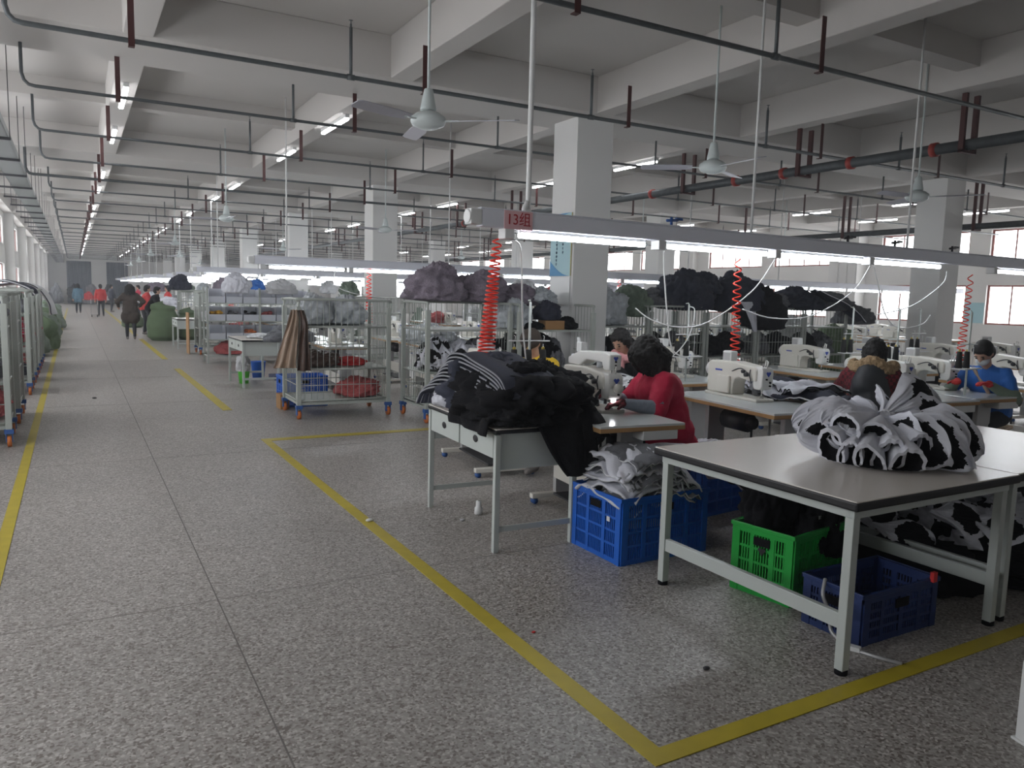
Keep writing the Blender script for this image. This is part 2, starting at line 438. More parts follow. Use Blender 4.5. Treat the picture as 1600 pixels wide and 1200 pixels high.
for i, y in enumerate(ys):
    if y > 72: break
    if i == 0: br = [3.17, 5.73, 11.8]; ri = [5.19, 10.9]; x0 = 1.2
    else:
        br = [.49, 3.15, 5.73, 9.08, 11.8, 14.6, 17.2, 20]
        ri = [2.39+2.82*k for k in range(7)]; x0 = -.4
    if i == 5: br = [.49, 5.73, 11.8]; ri = []
    if y > 30: br = br[:5]; ri = ri[:5]
    if y > 45: br = br[:3]; ri = ri[:3]
    lab = 'galvanised sprinkler pipe under the ceiling, %s crossing pipe from the camera' % ('first second third fourth fifth sixth seventh eighth'.split()[i]) if i < 8 else 'galvanised sprinkler pipe crossing the ceiling far down the hall'
    sprinkler(y, 3.65 if i != 5 else 3.6, x0 if i != 5 else -.7, 22.6, (.021 if i < 2 else .018) if i != 5 else .026, lab, br, ri, None if i < 8 else 'far sprinkler pipes')
# fire main
t = empty('fire_main_pipe', (9.2, 0, 3.5), 0, 'thick galvanised fire main with red couplings running along the hall', 'pipe')
mb = MB(); mb.cyl((0, YB, 0), (0, 60, 0), .065, n=16); mb.build('pipe_run', 'steel', t)
for y in (5.9, 7.07, 8.21, 9.16, 11.2, 13.6, 16, 19): MB().cyl((0, y-.035, 0), (0, y+.035, 0), .085, n=16).build('coupling', 'redcoup', t)
for y in (5.5, 7.86, 10.27, 13.2, 16.2, 19.2, 22.2, 25.2, 30, 36):
    MB().bb(-.14, -.1, y-.03, y+.03, -.09, ZB-3.5).bb(.1, .14, y-.03, y+.03, -.09, ZB-3.5).bb(-.14, .14, y-.03, y+.03, -.1, -.07).build('bracket', 'redbrown', t)
t = empty('fire_main_pipe', (15.6, 0, 3.2), 0, 'second fire main hanging near the window wall', 'pipe')
MB().cyl((0, 6, 0), (0, 60, 0), .06, n=12).build('pipe_run', 'steel', t)
for y in range(9, 40, 3): MB().bb(-.12, -.09, y-.03, y+.03, -.08, ZB-3.2).bb(.09, .12, y-.03, y+.03, -.08, ZB-3.2).bb(-.12, .12, y-.03, y+.03, -.09, -.06).build('bracket', 'redbrown', t)
# cable tray along the left wall
t = empty('cable_tray', (-.8, 0, 3.42), 0, 'grey steel cable tray hanging along the left side of the aisle', 'cable tray')
MB().bb(-.16, .14, 4, YF-.2, 0, .012).bb(-.165, -.155, 4, YF-.2, 0, .09).bb(.135, .145, 4, YF-.2, 0, .09).build('tray', 'tray', t)
for k in range(36):
    y = 6+1.95*k
    if y > YF-1: break
    MB().bb(-.42, .17, y-.02, y+.02, -.035, 0).cyl((-.4, y, 0), (-.4, y, ZC-3.42), .006, n=6).cyl((.16, y, 0), (.16, y, ZC-3.42), .006, n=6).build('hanger', 'darkmetal', t)

# ------------------------------------------------------------------ ceiling fans
def fan(rod):
    t = empty('ceiling_fan', label='x', cat='ceiling fan')
    MB().cyl((0, 0, .1), (0, 0, rod), .011, n=10).build('rod', 'fanm', t)
    MB().lathe([(.03, .24), (.035, .23), (.06, .1), (.062, .08), (0, .08)], n=24).build('canopy_cup', 'fanm', t)
    MB().lathe([(0, -.055), (.06, -.055), (.12, -.03), (.135, 0), (.13, .03), (.09, .06), (.04, .08), (0, .08)], n=28).build('motor', 'fanm', t)
    for a in (10, 130, 250):
        a = math.radians(a); R = Matrix.Rotation(a, 3, 'Z')@Matrix.Rotation(math.radians(12), 3, 'X')
        mb = MB(); pts = [(.2, -.045), (.35, -.065), (.68, -.06), (.70, -.03), (.70, .04), (.67, .062), (.35, .065), (.2, .05)]
        mb.prism(pts, -.003, .003, fn=lambda x, y, z: R @ V(x, y, z)); mb.build('blade', 'fanblade', t)
        R2 = Matrix.Rotation(a, 3, 'Z'); MB().box(R2 @ V(.17, 0, 0), (.14, .03, .008), R2).build('blade_arm', 'fanm', t)
    return t
fl = [((2.39, 5.6), 'white ceiling fan nearest the camera above the aisle-side desk'), ((5.5, 5.8), 'white ceiling fan between the column and the near light trunking'), ((8.84, 5.84), 'white ceiling fan at the right near the thick fire main'),
      ((2.54, 15.5), 'white ceiling fan beyond the fourth sprinkler pipe, nearest the aisle'), ((5.72, 15.6), 'white ceiling fan just left behind the big column'), ((11.9, 14.8), 'white ceiling fan mid hall in front of the windows')]
for i, ((x, y), l) in enumerate(fl):
    once('fan', lambda: fan(ZC-2.9), (x, y, 2.9), math.radians([-50, 15, 50, 20, 70, 0][i]), l, 'ceiling fans')
for i, (x, y) in enumerate([(2.7, 25.5), (5.9, 25.5), (3.9, 35.3), (2.8, 35.3), (12, 25), (3, 45), (3.2, 55), (6, 45), (17, 15), (17, 25)]):
    once('fan', None, (x, y, 2.9), i, 'white ceiling fan hanging far down the hall', 'far ceiling fans')

# ------------------------------------------------------------------ light trunking over the sewing lines
def trunking(x, y, slope, L, starts, label, z=2.08, sign=False, drops=(), tl=1.22, group=None, boxes=True):
    t = empty('light_trunking', (x, y, z), math.atan(slope), label, 'light trunking', group)
    mb = MB().bb(0, L, -.045, .045, 0, .12).bb(0, L, -.03, .03, .12, .135)
    mb.build('rail', 'rail', t, .008)
    MB().bb(-.09, .0, -.048, .048, .01, .12).cyl((-.1, 0, .065), (-.085, 0, .065), .05, n=16).build('end_cap', 'white_pl', t, .01)
    for s in starts:
        s -= x
        MB().bb(s, s+tl, -.018, .018, -.022, 0).build('batten', 'white_pl', t)
        MB().cyl((s+.01, 0, -.040), (s+tl-.01, 0, -.040), .021, n=14).build('tube_light', 'tube', t)  # drawn thicker than a real tube; the radius includes its glow
        if boxes: MB().bb(s-.14, s-.06, -.05, .05, -.075, 0).build('power_box', 'white_pl', t, .006)
    for d in drops:
        d0 = d-x
        MB().cyl((d0, 0, .13), (d0, 0, ZC-z), .012, n=8).build('hanging_rod', 'white_pl', t)
    if sign:
        p = MB().bb(.18, .42, -.052, -.046, -.005, .125).build('sign_plate', 'signpink', t)
        cu = bpy.data.curves.new('lettering', 'FONT'); cu.body = '13\u7ec4'; cu.size = .105; cu.extrude = .001; cu.align_x = 'CENTER'; cu.align_y = 'CENTER'
        cu.materials.append(M['signred']); tmp = bpy.data.objects.new('tmp', cu); C.objects.link(tmp); dg = bpy.context.evaluated_depsgraph_get(); me = bpy.data.meshes.new_from_object(tmp.evaluated_get(dg)); bpy.data.objects.remove(tmp)
        lo = bpy.data.objects.new('lettering', me); C.objects.link(lo); lo.parent = p
        lo.location = (.30, -.0535, .06); lo.rotation_euler = (PI/2, 0, 0)
    return t
SL = .045
MS = 1.1
t = trunking(2.5, 4.93, SL, 8.6, (2.83, 4.30, 5.73, 7.16, 9.6), 'near light trunking with sign plate 13 over the first sewing line', sign=True, drops=(5.3, 7.72))
MB().tube(smooth_path([(.42, -.01, .13), (.37, -.01, .14), (.40, 0, .2), (.41, 0, .3), (.41, 0, ZC-2.08-.25), (.39, 0, ZC-2.08-.12), (.33, 0, ZC-2.08-.1), (-.2, 0, ZC-2.08-.1)], 5), .02, 10).build('conduit', 'white_pl', t)
# valves and hose taps on top of the rail
for xx in (1.83, 4.2, 5.0, 6.1):
    mb = MB().cyl((xx, 0, .13), (xx, 0, .2), .012).cyl((xx-.05, 0, .17), (xx+.07, 0, .18), .012).bb(xx+.05, xx+.12, -.01, .01, .18, .2)
    mb.build('air_valve', 'caster_blue' if xx < 2 else 'darkmetal', t)
rowsY = [(12.5, 2.45, 19.5, 1.99, 'second light trunking over the sewing line behind the cages'), (20.2, 2.6, 14, 1.98, 'third light trunking down the hall'), (23.2, 2.9, 14, 1.98, 'fourth light trunking down the hall'),
         (28.4, 3.0, 12, 1.98, 'a'), (31.5, 3.0, 12, 1.98, 'a'), (36.5, 2.6, 12, 1.98, 'a'), (40, 2.6, 12, 1.98, 'a'), (44.5, 2.6, 11, 1.98, 'a'), (48, 2.6, 11, 1.98, 'a'), (53, 2.6, 10, 1.98, 'a'), (60, 2.6, 9, 1.98, 'a')]
for i, (y, x, L, z, l) in enumerate(rowsY):
    st = []; s = x+.22
    while s+1.22 < x+L: st.append(s); s += 1.42 if i != 2 else 1.55
    far = l == 'a'
    trunking(x, y, .02, L, st, l if not far else 'far light trunking glowing over a distant sewing line', z, drops=[x+.5+2.84*k for k in range(int(L/2.84))], group='distant light trunkings' if far else None, boxes=not far)

# ------------------------------------------------------------------ sewing tables
def sewing_table():
    t = empty('sewing_table', label='x', cat='sewing table')
    MB().bb(-.325, .325, -.62, .70, .757, .787).build('tabletop', 'white_lam', t, .003)
    MB().bb(-.327, .327, -.622, .702, .742, .772).build('edge_band', 'wood_edge', t, .004)
    for s in (-1, 1):
        MB().bb(-.09, .09, s*.46-.025, s*.46+.025, .07, .742).build('column', 'alu', t, .004)
        mb = MB().bb(-.29, .29, s*.46-.03, s*.46+.03, .045, .085)
        f = mb.build('foot', 'enamel', t, .006)
        for q in (-.26, .26): MB().cyl((q, s*.46-.02, .025), (q, s*.46+.02, .025), .025, n=14).build('caster', 'caster_blue', f)
    MB().bb(-.1, -.075, -.46, .46, .2, .36).build('modesty_panel', 'enamel', t, .004)
    MB().bb(-.14, .16, -.4, .38, .085, .10).build('pedal', 'darkmetal', t, .004)
    MB().bb(.0, .27, -.62, -.30, .68, .742).build('drawer', 'white_pl', t, .004)
    mb = MB().cyl((.02, .05, .60), (.02, .32, .60), .085, n=16).cyl((.02, -.02, .60), (.02, .05, .60), .05, n=14).cyl((.1, .1, .6), (.12, .12, .1), .01, n=6)
    mb.build('motor', 'darkmetal', t)
    return t
def diamond(mb, x, y, z, s, mi=0):
    mb.prism([(-s, .3*s), (-.5*s, .8*s), (0, .45*s), (.5*s, .8*s), (s, .3*s), (0, -s)], y-.002, y+.001, mi, fn=lambda a, b, c: (x+a, c, z+b))
def lockstitch(tall=False):
    t = _lockstitch(tall)
    for ch in [t]+list(t.children_recursive):
        if ch.type == 'MESH':
            ch.data.transform(Matrix.Diagonal((1.1, 1.12, 1.08, 1)))
    return t
def _lockstitch(tall=False):
    t = empty('sewing_machine', label='x', cat='sewing machine'); E = 'enamel'
    MB().bb(-.085, .085, -.30, .30, 0, .022).build('bed', E, t, .006)
    # block + arm as one swept profile in the y-z plane
    pts = [(.30, .02), (.30, .245), (.27, .275), (.0, .285), (-.24, .262), (-.262, .24), (-.262, .155), (-.19, .150), (-.07, .165), (-.03, .15), (-.005, .12), (.0, .02)]
    mb = MB().prism(pts, -.065, .065, fn=lambda a, b, c: (c, a, b)); mb.build('arm', E, t, .014)
    mb = MB().prism([(-.215, .265), (-.30, .262), (-.318, .235), (-.312, .115), (-.295, .092), (-.225, .092), (-.215, .12)], -.052, .052, fn=lambda a, b, c: (c, a, b))
    hd = mb.build('head', 'enamel2', t, .010)
    lg = MB(); diamond(lg, 0, -.3205, .215, .022); lg.build('emblem', 'logo', hd)
    kn = MB()
    for z in (.175, .15, .125): kn.cyl((.02 if z < .16 else -.015, -.326, z), (.02 if z < .16 else -.015, -.31, z), .0065, n=10)
    kn.build('button', 'black', hd)
    MB().cyl((0, -.26, .025), (0, -.26, .1), .006, n=8).bb(-.012, .012, -.27, -.25, .02, .03).cyl((0, -.26, .1), (0, -.26, .29), .005, n=8).build('needle_bar', 'chrome', t)
    MB().tube(smooth_path([(-.067, -.2, .24), (-.08, -.21, .2), (-.075, -.22, .15), (-.072, -.19, .2), (-.07, -.1, .24), (-.07, .0, .21)], 5), .004, 6).cyl((-.067, -.17, .20), (-.09, -.17, .20), .018, n=14).cyl((-.067, -.13, .22), (-.085, -.13, .22), .014, n=14).build('tension_dial', 'darkmetal', t)
    MB().tube([(0, -.30, .26), (0, -.31, .31), (0, -.29, .32), (0, -.275, .26)], .006, 8).build('take_up_guard', 'enamel2', t)
    MB().cyl((0, .30, .2), (0, .335, .2), .055, n=20).build('handwheel', 'white_pl', t)
    cb = MB().bb(-.03, .04, .07, .17, .275, .36).build('control_box', 'white_pl', t, .012)
    MB().bb(-.0315, -.030, .08, .16, .285, .345).build('display', 'alu', cb)
    MB().bb(-.068, -.064, .12, .20, .2, .212).build('name_plate', 'logo', t)
    MB().bb(-.09, -.066, .01, .16, .03, .17).build('side_cover', E, t, .01)
    if tall:
        up = MB().prism([(.26, .28), (.26, .33), (.10, .385), (-.24, .40), (-.30, .385), (-.30, .285), (-.22, .285), (-.2, .33), (.0, .33), (.1, .28)], -.045, .045, fn=lambda a, b, c: (c, a, b)).build('upper_arm', 'enamel2', t, .01)
        lg = MB(); diamond(lg, 0, -.303, .36, .018); lg.build('emblem', 'logo', up)
        kn = MB()
        for z in (.34, .315, .30): kn.cyl((.0, -.309, z), (0, -.295, z), .006, n=10)
        kn.build('button', 'black', up)
        MB().bb(-.02, .03, .12, .19, .37, .44).cyl((0, .15, .35), (0, .2, .47), .012).build('bobbin_winder', 'white_pl', t, .008)
        MB().cyl((.03, -.05, .28), (.03, -.05, .33), .02).build('oil_cap', 'clear_pl', t)
        mb = MB().cyl((0, .22, .28), (0, .22, .35), .035, n=14); mb.build('oil_cup', 'clear_pl', t)
        MB().tube(smooth_path([(-.08, .28, .3), (-.1, .3, .2), (-.1, .29, .1), (-.09, .2, .02)], 5), .004, 6).build('wire', 'darkmetal', t)
        MB().cyl((0, -.33, .17), (0, -.36, .17), .03, n=16).build('knob', 'enamel', t)
        MB().bb(-.088, -.068, .10, .2, .215, .235).build('dark_plate', 'darkmetal', t)
        MB().bb(-.012, .012, -.30, -.285, .072, .09).build('led_lamp', 'led', t)
        MB().tube([(-.03, -.2, .15), (-.05, -.16, .1), (-.03, -.15, .03)], .012, 6).tube([(0, -.2, .14), (0, -.19, .05)], .01, 6).build('folder_attachment', 'darkmetal', t)
    return t
def thread_stand(cones=3, h=.80):
    t = empty('thread_stand', label='x', cat='thread stand')
    MB().cyl((0, 0, 0), (0, 0, h), .0095, n=10).tube([(0, 0, h), (0, .01, h+.015), (0, .04, h+.01)], .006, 6).build('pole', 'table_steel', t)
    mb = MB().cyl((-.17, 0, h*.63), (.17, 0, h*.63), .005, n=8)
    for x in (-.12, 0, .12): mb.tube([(x, 0, h*.63), (x, -.01, h*.63+.035), (x, .01, h*.63+.04)], .003, 6)
    mb.build('guide_arm', 'white_pl', t)
    mb = MB().bb(-.17, .17, -.06, .06, .275, .285)
    for x in (-.12, 0, .12): mb.cyl((x, .01, .28), (x, .01, .48), .003, n=6)
    mb.build('spool_tray', 'white_pl', t)
    return t
def cone_thing():
    t = empty('thread_cone', label='x', cat='thread cone')
    MB().lathe([(.03, 0), (.031, .01), (.022, .15), (.018, .152)], n=16).build('thread', 'cone', t)
    MB().lathe([(.014, .15), (.011, .17), (.006, .172)], n=12).build('spool_tip', 'cone_top', t); return t
RZ = math.radians(-6)
def rot(x, y, a): return (x*math.cos(a)-y*math.sin(a), x*math.sin(a)+y*math.cos(a))
NAMES = ['nearest the aisle, where the red-coated worker sits', 'second from the aisle, without a worker', 'right of the fur-hooded worker', 'in front of the blue-jacketed worker', 'fifth from the aisle at the right edge']
TX = [3.27, 4.84, 6.72, 7.42, 8.85]; TY = 4.50
for i, x in enumerate(TX):
    once('stable', sewing_table, (x, TY, 0), RZ, 'white-topped sewing table %s' % NAMES[i], 'sewing tables of the near row')
    if i == 0: m = lockstitch(True); _m1 = m
    dx, dy = rot(.06, .25 if i else .20, RZ)
    if i == 0: m.location = (x+dx, TY+dy, .787); m.rotation_euler = (0, 0, RZ); m['label'] = 'tall two-deck sewing machine with lit needle lamp beside the red-coated worker'
    else:
        m = once('lock', lockstitch, (x+dx, TY+dy, .787), RZ, 'cream sewing machine on the table %s' % NAMES[i], 'lockstitch machines of the near row')
# far side of the near line
TXB = [3.35, 4.45, 5.6, 7.75, 9.1, 10.5, 11.9]; NB = ['by the yellow-jacketed worker', 'by the worker in the pink scarf', 'left of the red coil hose', 'in front of the dark clothes cages', 'behind the fur-hooded worker', 'behind the blue-jacketed worker', 'by the window wall']
for i, x in enumerate(TXB):
    once('stable', sewing_table, (x, 6.35, 0), RZ, 'white-topped sewing table %s' % NB[i], 'sewing tables of the facing row')
    if i == 1: continue
    dx, dy = rot(.02, .1, RZ)
    once('lock', lockstitch, (x+dx, 6.35+dy, .787), RZ, 'cream lockstitch sewing machine across the line, %s' % NB[i], 'lockstitch machines of the facing row')
st = thread_stand(); st.location = (3.02, 5.06, .757); st['label'] = 'white thread stand with black cones behind the dark garment pile'; st.rotation_euler = (0, 0, math.radians(-8)); _used['stand'] = st
for x in (-.12, 0, .12):
    dx, dy = rot(x, .01, math.radians(-8))
    once('cone', cone_thing, (3.02+dx, 5.06+dy, 1.043), 0, 'black thread cone on the stand by the tall machine, %s of three' % {-.12: 'left', 0: 'middle', .12: 'right'}[x], 'cones on the near thread stand')
for (x, y, l) in ((5.36, 5.88, 'right of the red-coated worker'), (7.12, 4.78, 'in front of the fur-hooded worker'), (7.2, 4.12, 'tall in front of the blue-jacketed worker'), (9.2, 5.9, 'behind the blue-jacketed worker'), (7.92, 5.9, 'by the second column')):
    h = .757
    s_ = once('stand', None, (x, y, h), .1, 'white thread stand %s' % l)
    for k, dx in enumerate((-.12, 0)):
        once('cone', None, (x+dx, y+.01, 1.043), 0, 'black thread cone on the stand %s, %s one' % (l, ('left', 'right')[k]), 'cones on thread stands')
# distant sewing lines
n = 0
for y in (11.75, 13.3, 19.5, 21, 22.4, 24, 27.6, 29.2, 30.7, 32.3, 35.7, 37.3, 41, 44):
    cnt = 11 if y < 15 else (7 if y < 26 else 4)
    for k in range(cnt):
        x = (4.4 if 18 < y < 22.3 else 3.55)+1.55*k
        if 5.9 < x < 7 and (abs(y-Y0-.3-SP*1) < 1 or abs(y-Y0-.3-2*SP) < 1 or abs(y-Y0-.3-3*SP) < 1 or abs(y-Y0-.3-4*SP) < 1): continue
        if 14.4 < x < 15.6 and abs(y-18) < 1.4: continue
        if y < 15 or k < 4:
            once('stable', None, (x, y, 0), -.06, 'white-topped sewing table in a line beyond the cages', 'sewing tables of the far lines')
            once('lock', None, (x, y+.05, .787), -.06, 'cream sewing machine in a line beyond the cages', 'sewing machines of the far lines')

# ------------------------------------------------------------------ coil hoses and cables
def coil(name, p0, p1, r0, r1, turns, tr, label):
    p0 = Vector(p0); p1 = Vector(p1); path = []; N = int(turns*14)
    for i in range(N+1):
        u = i/N; c = p0.lerp(p1, u); a = 2*PI*turns*u**1.25; r = r0+(r1-r0)*u
        path.append(c+V(r*math.cos(a), r*math.sin(a)*.9, 0))
    o = MB().tube(path, tr, 6).build(name, 'coil'); tag(o, label, 'air hose'); return o
coil('coil_hose', (2.68, 4.98, 2.02), (2.60, 4.97, 1.18), .03, .062, 25, .0065, 'red coiled air hose hanging beside the sign plate 13')
coil('coil_hose', (5.12, 5.02, 1.98), (5.13, 5.0, 1.02), .030, .045, 15, .0065, 'red coiled air hose hanging over the cream front machine')
coil('coil_hose', (9.0, 5.2, 1.98), (8.75, 5.1, 1.0), .03, .045, 15, .0065, 'red coiled air hose at the right edge of the photo')
coil('coil_hose', (4.3, 12.5, 1.98), (4.3, 12.5, 1.1), .03, .06, 15, .008, 'red coiled air hose over the second line')
coil('coil_hose', (9.6, 12.6, 1.98), (9.6, 12.6, 1.1), .03, .06, 15, .008, 'red coiled air hose over the second line right of the column')
coil('coil_hose', (3.9, 23.2, 1.98), (3.9, 23.2, 1.1), .04, .08, 12, .012, 'red coiled air hose over a far line above the parts bins')
def cable(pts, label, r=.0062, m='white_pl', cat='cable'):
    o = MB().tube(smooth_path(pts, 8), r, 6).build('power_cable', m); return tag(o, label, cat)
cable([(2.80, 4.93, 2.0), (2.86, 4.94, 1.9), (2.92, 5.0, 1.4), (3.0, 5.03, .95), (3.01, 5.05, .83)], 'white cable dropping from the sign plate to the thread stand')
cable([(4.24, 4.99, 2.0), (4.27, 5.0, 1.8), (4.3, 4.98, 1.5), (4.36, 4.97, 1.2), (4.45, 4.9, 1.12)], 'white cable dropping behind the red-coated worker')
cable([(5.62, 5.05, 2.0), (5.4, 5.1, 1.7), (5.0, 5.2, 1.42), (4.7, 5.25, 1.36), (4.45, 5.35, 1.42), (4.3, 5.4, 1.52)], 'white cable sagging left of the second coil hose')
cable([(7.05, 5.1, 2.0), (6.85, 5.15, 1.72), (6.4, 5.25, 1.48), (5.9, 5.3, 1.45), (5.5, 5.3, 1.53)], 'white cable sagging in front of the dark clothes cages')
cable([(7.1, 5.1, 2.0), (7.2, 5.1, 1.8), (7.5, 5.2, 1.5), (7.9, 5.3, 1.36), (8.3, 5.3, 1.4), (8.6, 5.4, 1.5)], 'white cable sagging across the second column')
cable([(8.52, 5.2, 2.0), (8.45, 5.2, 1.85), (8.0, 5.25, 1.6), (7.5, 5.3, 1.5)], 'white cable curving left from the fourth lamp')
cable([(5.36, 5.88, 1.54), (5.42, 5.86, 1.5), (5.36, 5.84, 1.28), (5.2, 5.8, 1.12), (5.0, 5.75, 1.02)], 'white tube looping from the thread stand right of the red-coated worker')
cable([(3.75, 12.5, 1.98), (3.7, 12.4, 1.7), (4.1, 12.3, 1.55), (4.8, 12.3, 1.52), (5.1, 12.4, 1.65), (5.2, 12.5, 1.96)], 'white cable looping between lamps of the second line')
# ------------------------------------------------------------------ work tables and desks
def work_table(W, D, name='work_table', stretch=True):
    t = empty(name, label='x', cat='table'); H = .785
    MB().bb(0, W, 0, D, H-.032, H).build('tabletop', 'laminate', t, .004)
    MB().bb(-.006, W+.006, -.006, D+.006, H-.044, H-.003).build('edge_band', 'edge', t, .010)
    mb = MB().bb(.03, W-.03, .03, .06, H-.085, H-.04).bb(.03, W-.03, D-.06, D-.03, H-.085, H-.04).bb(.03, .06, .05, D-.05, H-.085, H-.04).bb(W-.06, W-.03, .05, D-.05, H-.085, H-.04)
    mb.build('frame', 'table_steel', t, .003)
    for x in (.055, W-.055):
        for y in (.055, D-.055):
            l = MB().bb(x-.022, x+.022, y-.022, y+.022, .02, H-.04).build('leg', 'table_steel', t, .003)
            MB().cyl((x, y, 0), (x, y, .022), .028, n=14).build('rubber_foot', 'black', l)
    if stretch:
        for x in (.055, W-.055): MB().bb(x-.015, x+.015, .077, D-.077, .20, .27).build('stretcher', 'table_steel', t, .003)
    return t
t = work_table(1.25, 1.28); t.location = (2.80, 2.0, 0); t['label'] = 'nearest grey work table with black edge holding the tied bundle'; t.rotation_euler = (0, 0, .005)
t = work_table(1.40, 1.28); t.location = (4.055, 2.02, 0); t['label'] = 'second grey work table with black edge at the right edge of the photo'
def desk(W=.555, D=1.12):
    t = empty('drawer_desk', label='x', cat='desk'); H = .785
    MB().bb(-.02, W+.02, -.02, D+.02, H-.028, H).build('desktop', 'laminate', t, .004)
    MB().bb(-.025, W+.025, -.025, D+.025, H-.032, H-.004).build('edge_band', 'edge', t, .010)
    MB().bb(.02, W-.02, 0, .012, H-.26, H-.032).bb(.02, W-.02, D-.012, D, H-.26, H-.032).bb(W-.012, W, .02, D-.02, H-.26, H-.032).bb(.0, W, .0, D, H-.035, H-.03).build('side_panel', 'table_steel', t)
    for i, (a, b) in enumerate(((.03, D/2-.01), (D/2+.01, D-.03))):
        d = MB().bb(-.015, .004, a, b, H-.19, H-.034).bb(0, W-.05, a+.01, b-.01, H-.18, H-.17).build('drawer', 'table_steel', t, .004)
        MB().ell((-.018, (a+b)/2, H-.11), (.006, .036, .024)).build('pull', 'edge', d)
    for x in (0, W):
        for y in (0, D):
            l = MB().bb(x-.018, x+.018, y-.018, y+.018, .0, H-.04).build('leg', 'table_steel', t, .003)
    for y in (0, D): MB().bb(.018, W-.018, y-.008, y+.008, .13, .165).build('stretcher', 'table_steel', t)
    return t
once('desk', desk, (2.238, 4.10, 0), math.radians(-2.5), 'pale steel desk with two drawers under the black garment pile', 'steel drawer desks')
once('desk', desk, (2.34, 12.9, 0), .02, 'pale steel desk with two drawers by the lime bucket', 'steel drawer desks')
once('desk', desk, (2.30, 21.6, 0), .0, 'pale steel desk beside the big green sack', 'steel drawer desks')

# ------------------------------------------------------------------ roll cages
def cage(W=1.16, D=.80, H=1.49, front=True, shelves=(.62, 1.15), nb=15):
    t = empty('roll_cage', label='x', cat='roll cage'); Z0 = .2
    MB().bb(0, W, 0, D, Z0, Z0+.02).bb(0, W, -.0, .02, Z0-.03, Z0+.035).bb(0, W, D-.02, D, Z0-.03, Z0+.035).bb(0, .02, 0, D, Z0-.03, Z0+.035).bb(W-.02, W, 0, D, Z0-.03, Z0+.035).build('base_deck', 'cage', t, .003)
    for x, y in ((0, 0), (W, 0), (0, D), (W, D)):
        MB().bb(x-.028, x+.028, y-.025, y+.025, Z0-.03, H-.09).build('post', 'cage', t, .006)
        c = MB().bb(x-.04, x+.04, y-.035, y+.035, .13, .175).bb(x-.03, x-.022, y-.03, y+.03, .05, .14).bb(x+.022, x+.03, y-.03, y+.03, .05, .14).build('caster', 'caster_blue', t)
        MB().cyl((x-.018, y, .055), (x+.018, y, .055), .055, n=16).build('wheel', 'orange', c)
    def grille(p, q, nbar):
        p = Vector(p); q = Vector(q); d = q-p; mb = MB()
        top = smooth_path([p+V(0, 0, H-.10), p+V(0, 0, H-.03)+d.normalized()*.01, p+d.normalized()*.05+V(0, 0, H), q-d.normalized()*.05+V(0, 0, H), q+V(0, 0, H-.03)-d.normalized()*.01, q+V(0, 0, H-.10)], 4)
        mb.tube(top, .016, 8)
        for z, r in ((Z0+.03, .01), (.42, .006), (.62, .014), (.88, .006), (1.15, .014)): mb.cyl(p+V(0, 0, z), q+V(0, 0, z), r, n=6)
        for k in range(1, nbar): c = p+d*(k/nbar); mb.cyl(c+V(0, 0, Z0), c+V(0, 0, H-.01), .0042, n=5)
        return mb.build('grille', 'cage', t)
    grille((0, 0, 0), (0, D, 0), 11); grille((W, 0, 0), (W, D, 0), 11); grille((0, D, 0), (W, D, 0), nb)
    if front: grille((0, 0, 0), (W, 0, 0), nb)
    for z in shelves: MB().bb(.01, W-.01, .01, D-.01, z-.012, z+.012).build('shelf', 'cage', t)
    return t
def put_cage(x, y, a, label, group=None, key='cageF'):
    return once(key, (lambda: cage()) if key == 'cageF' else (lambda: cage(front=False)), (x, y, 0), a, label, group)
put_cage(2.39, 9.56, -.02, 'empty-bodied grey roll cage with blue crate behind it and brown garment on its corner')
put_cage(3.76, 8.74, .0, 'grey roll cage with grey panels on its middle shelf, right of the first cage', key='cageO')
put_cage(4.99, 8.62, .0, 'grey roll cage left of the big column with a brown box on its shelf', key='cageO')
for i, x in enumerate((6.95, 8.20, 9.45, 10.70, 11.95)):
    put_cage(x, 9.85+.02*i, .0, ['grey roll cage just right of the big column with clear grey bags', 'grey roll cage heaped with dark clothes, left of the hanging coil hose', 'grey roll cage heaped with dark clothes, right of the coil hose', 'grey roll cage with dark cloth spilling over its top', 'grey roll cage topped with grey and navy cloth by the second column'][i], key='cageF' if i % 2 else 'cageO')
for i, (y, l) in enumerate(((8.87, 'nearest on the left side with red floral fabrics'), (10.35, 'second on the left side'), (13.0, 'third on the left side, small blue casters'), (14.6, 'fourth on the left side'), (16.2, 'fifth on the left side with open front'), (17.6, 'sixth on the left side under the draped navy cloth'))):
    put_cage(-1.76, y, 0 if i else .02, 'pale roll cage %s' % l, 'roll cages lining the left wall')
put_cage(2.60, 19.75, .0, 'roll cage standing left of the plastic parts bins')
for x, y in ((5.0, 15.6), (8.3, 16.2), (9.7, 16.3), (11.0, 16.2), (4.2, 25.8), (5.6, 26), (2.9, 26.2), (8.1, 25.9), (3.4, 34), (4.8, 34)):
    put_cage(x, y, 0, 'grey roll cage between distant sewing lines', 'distant roll cages')

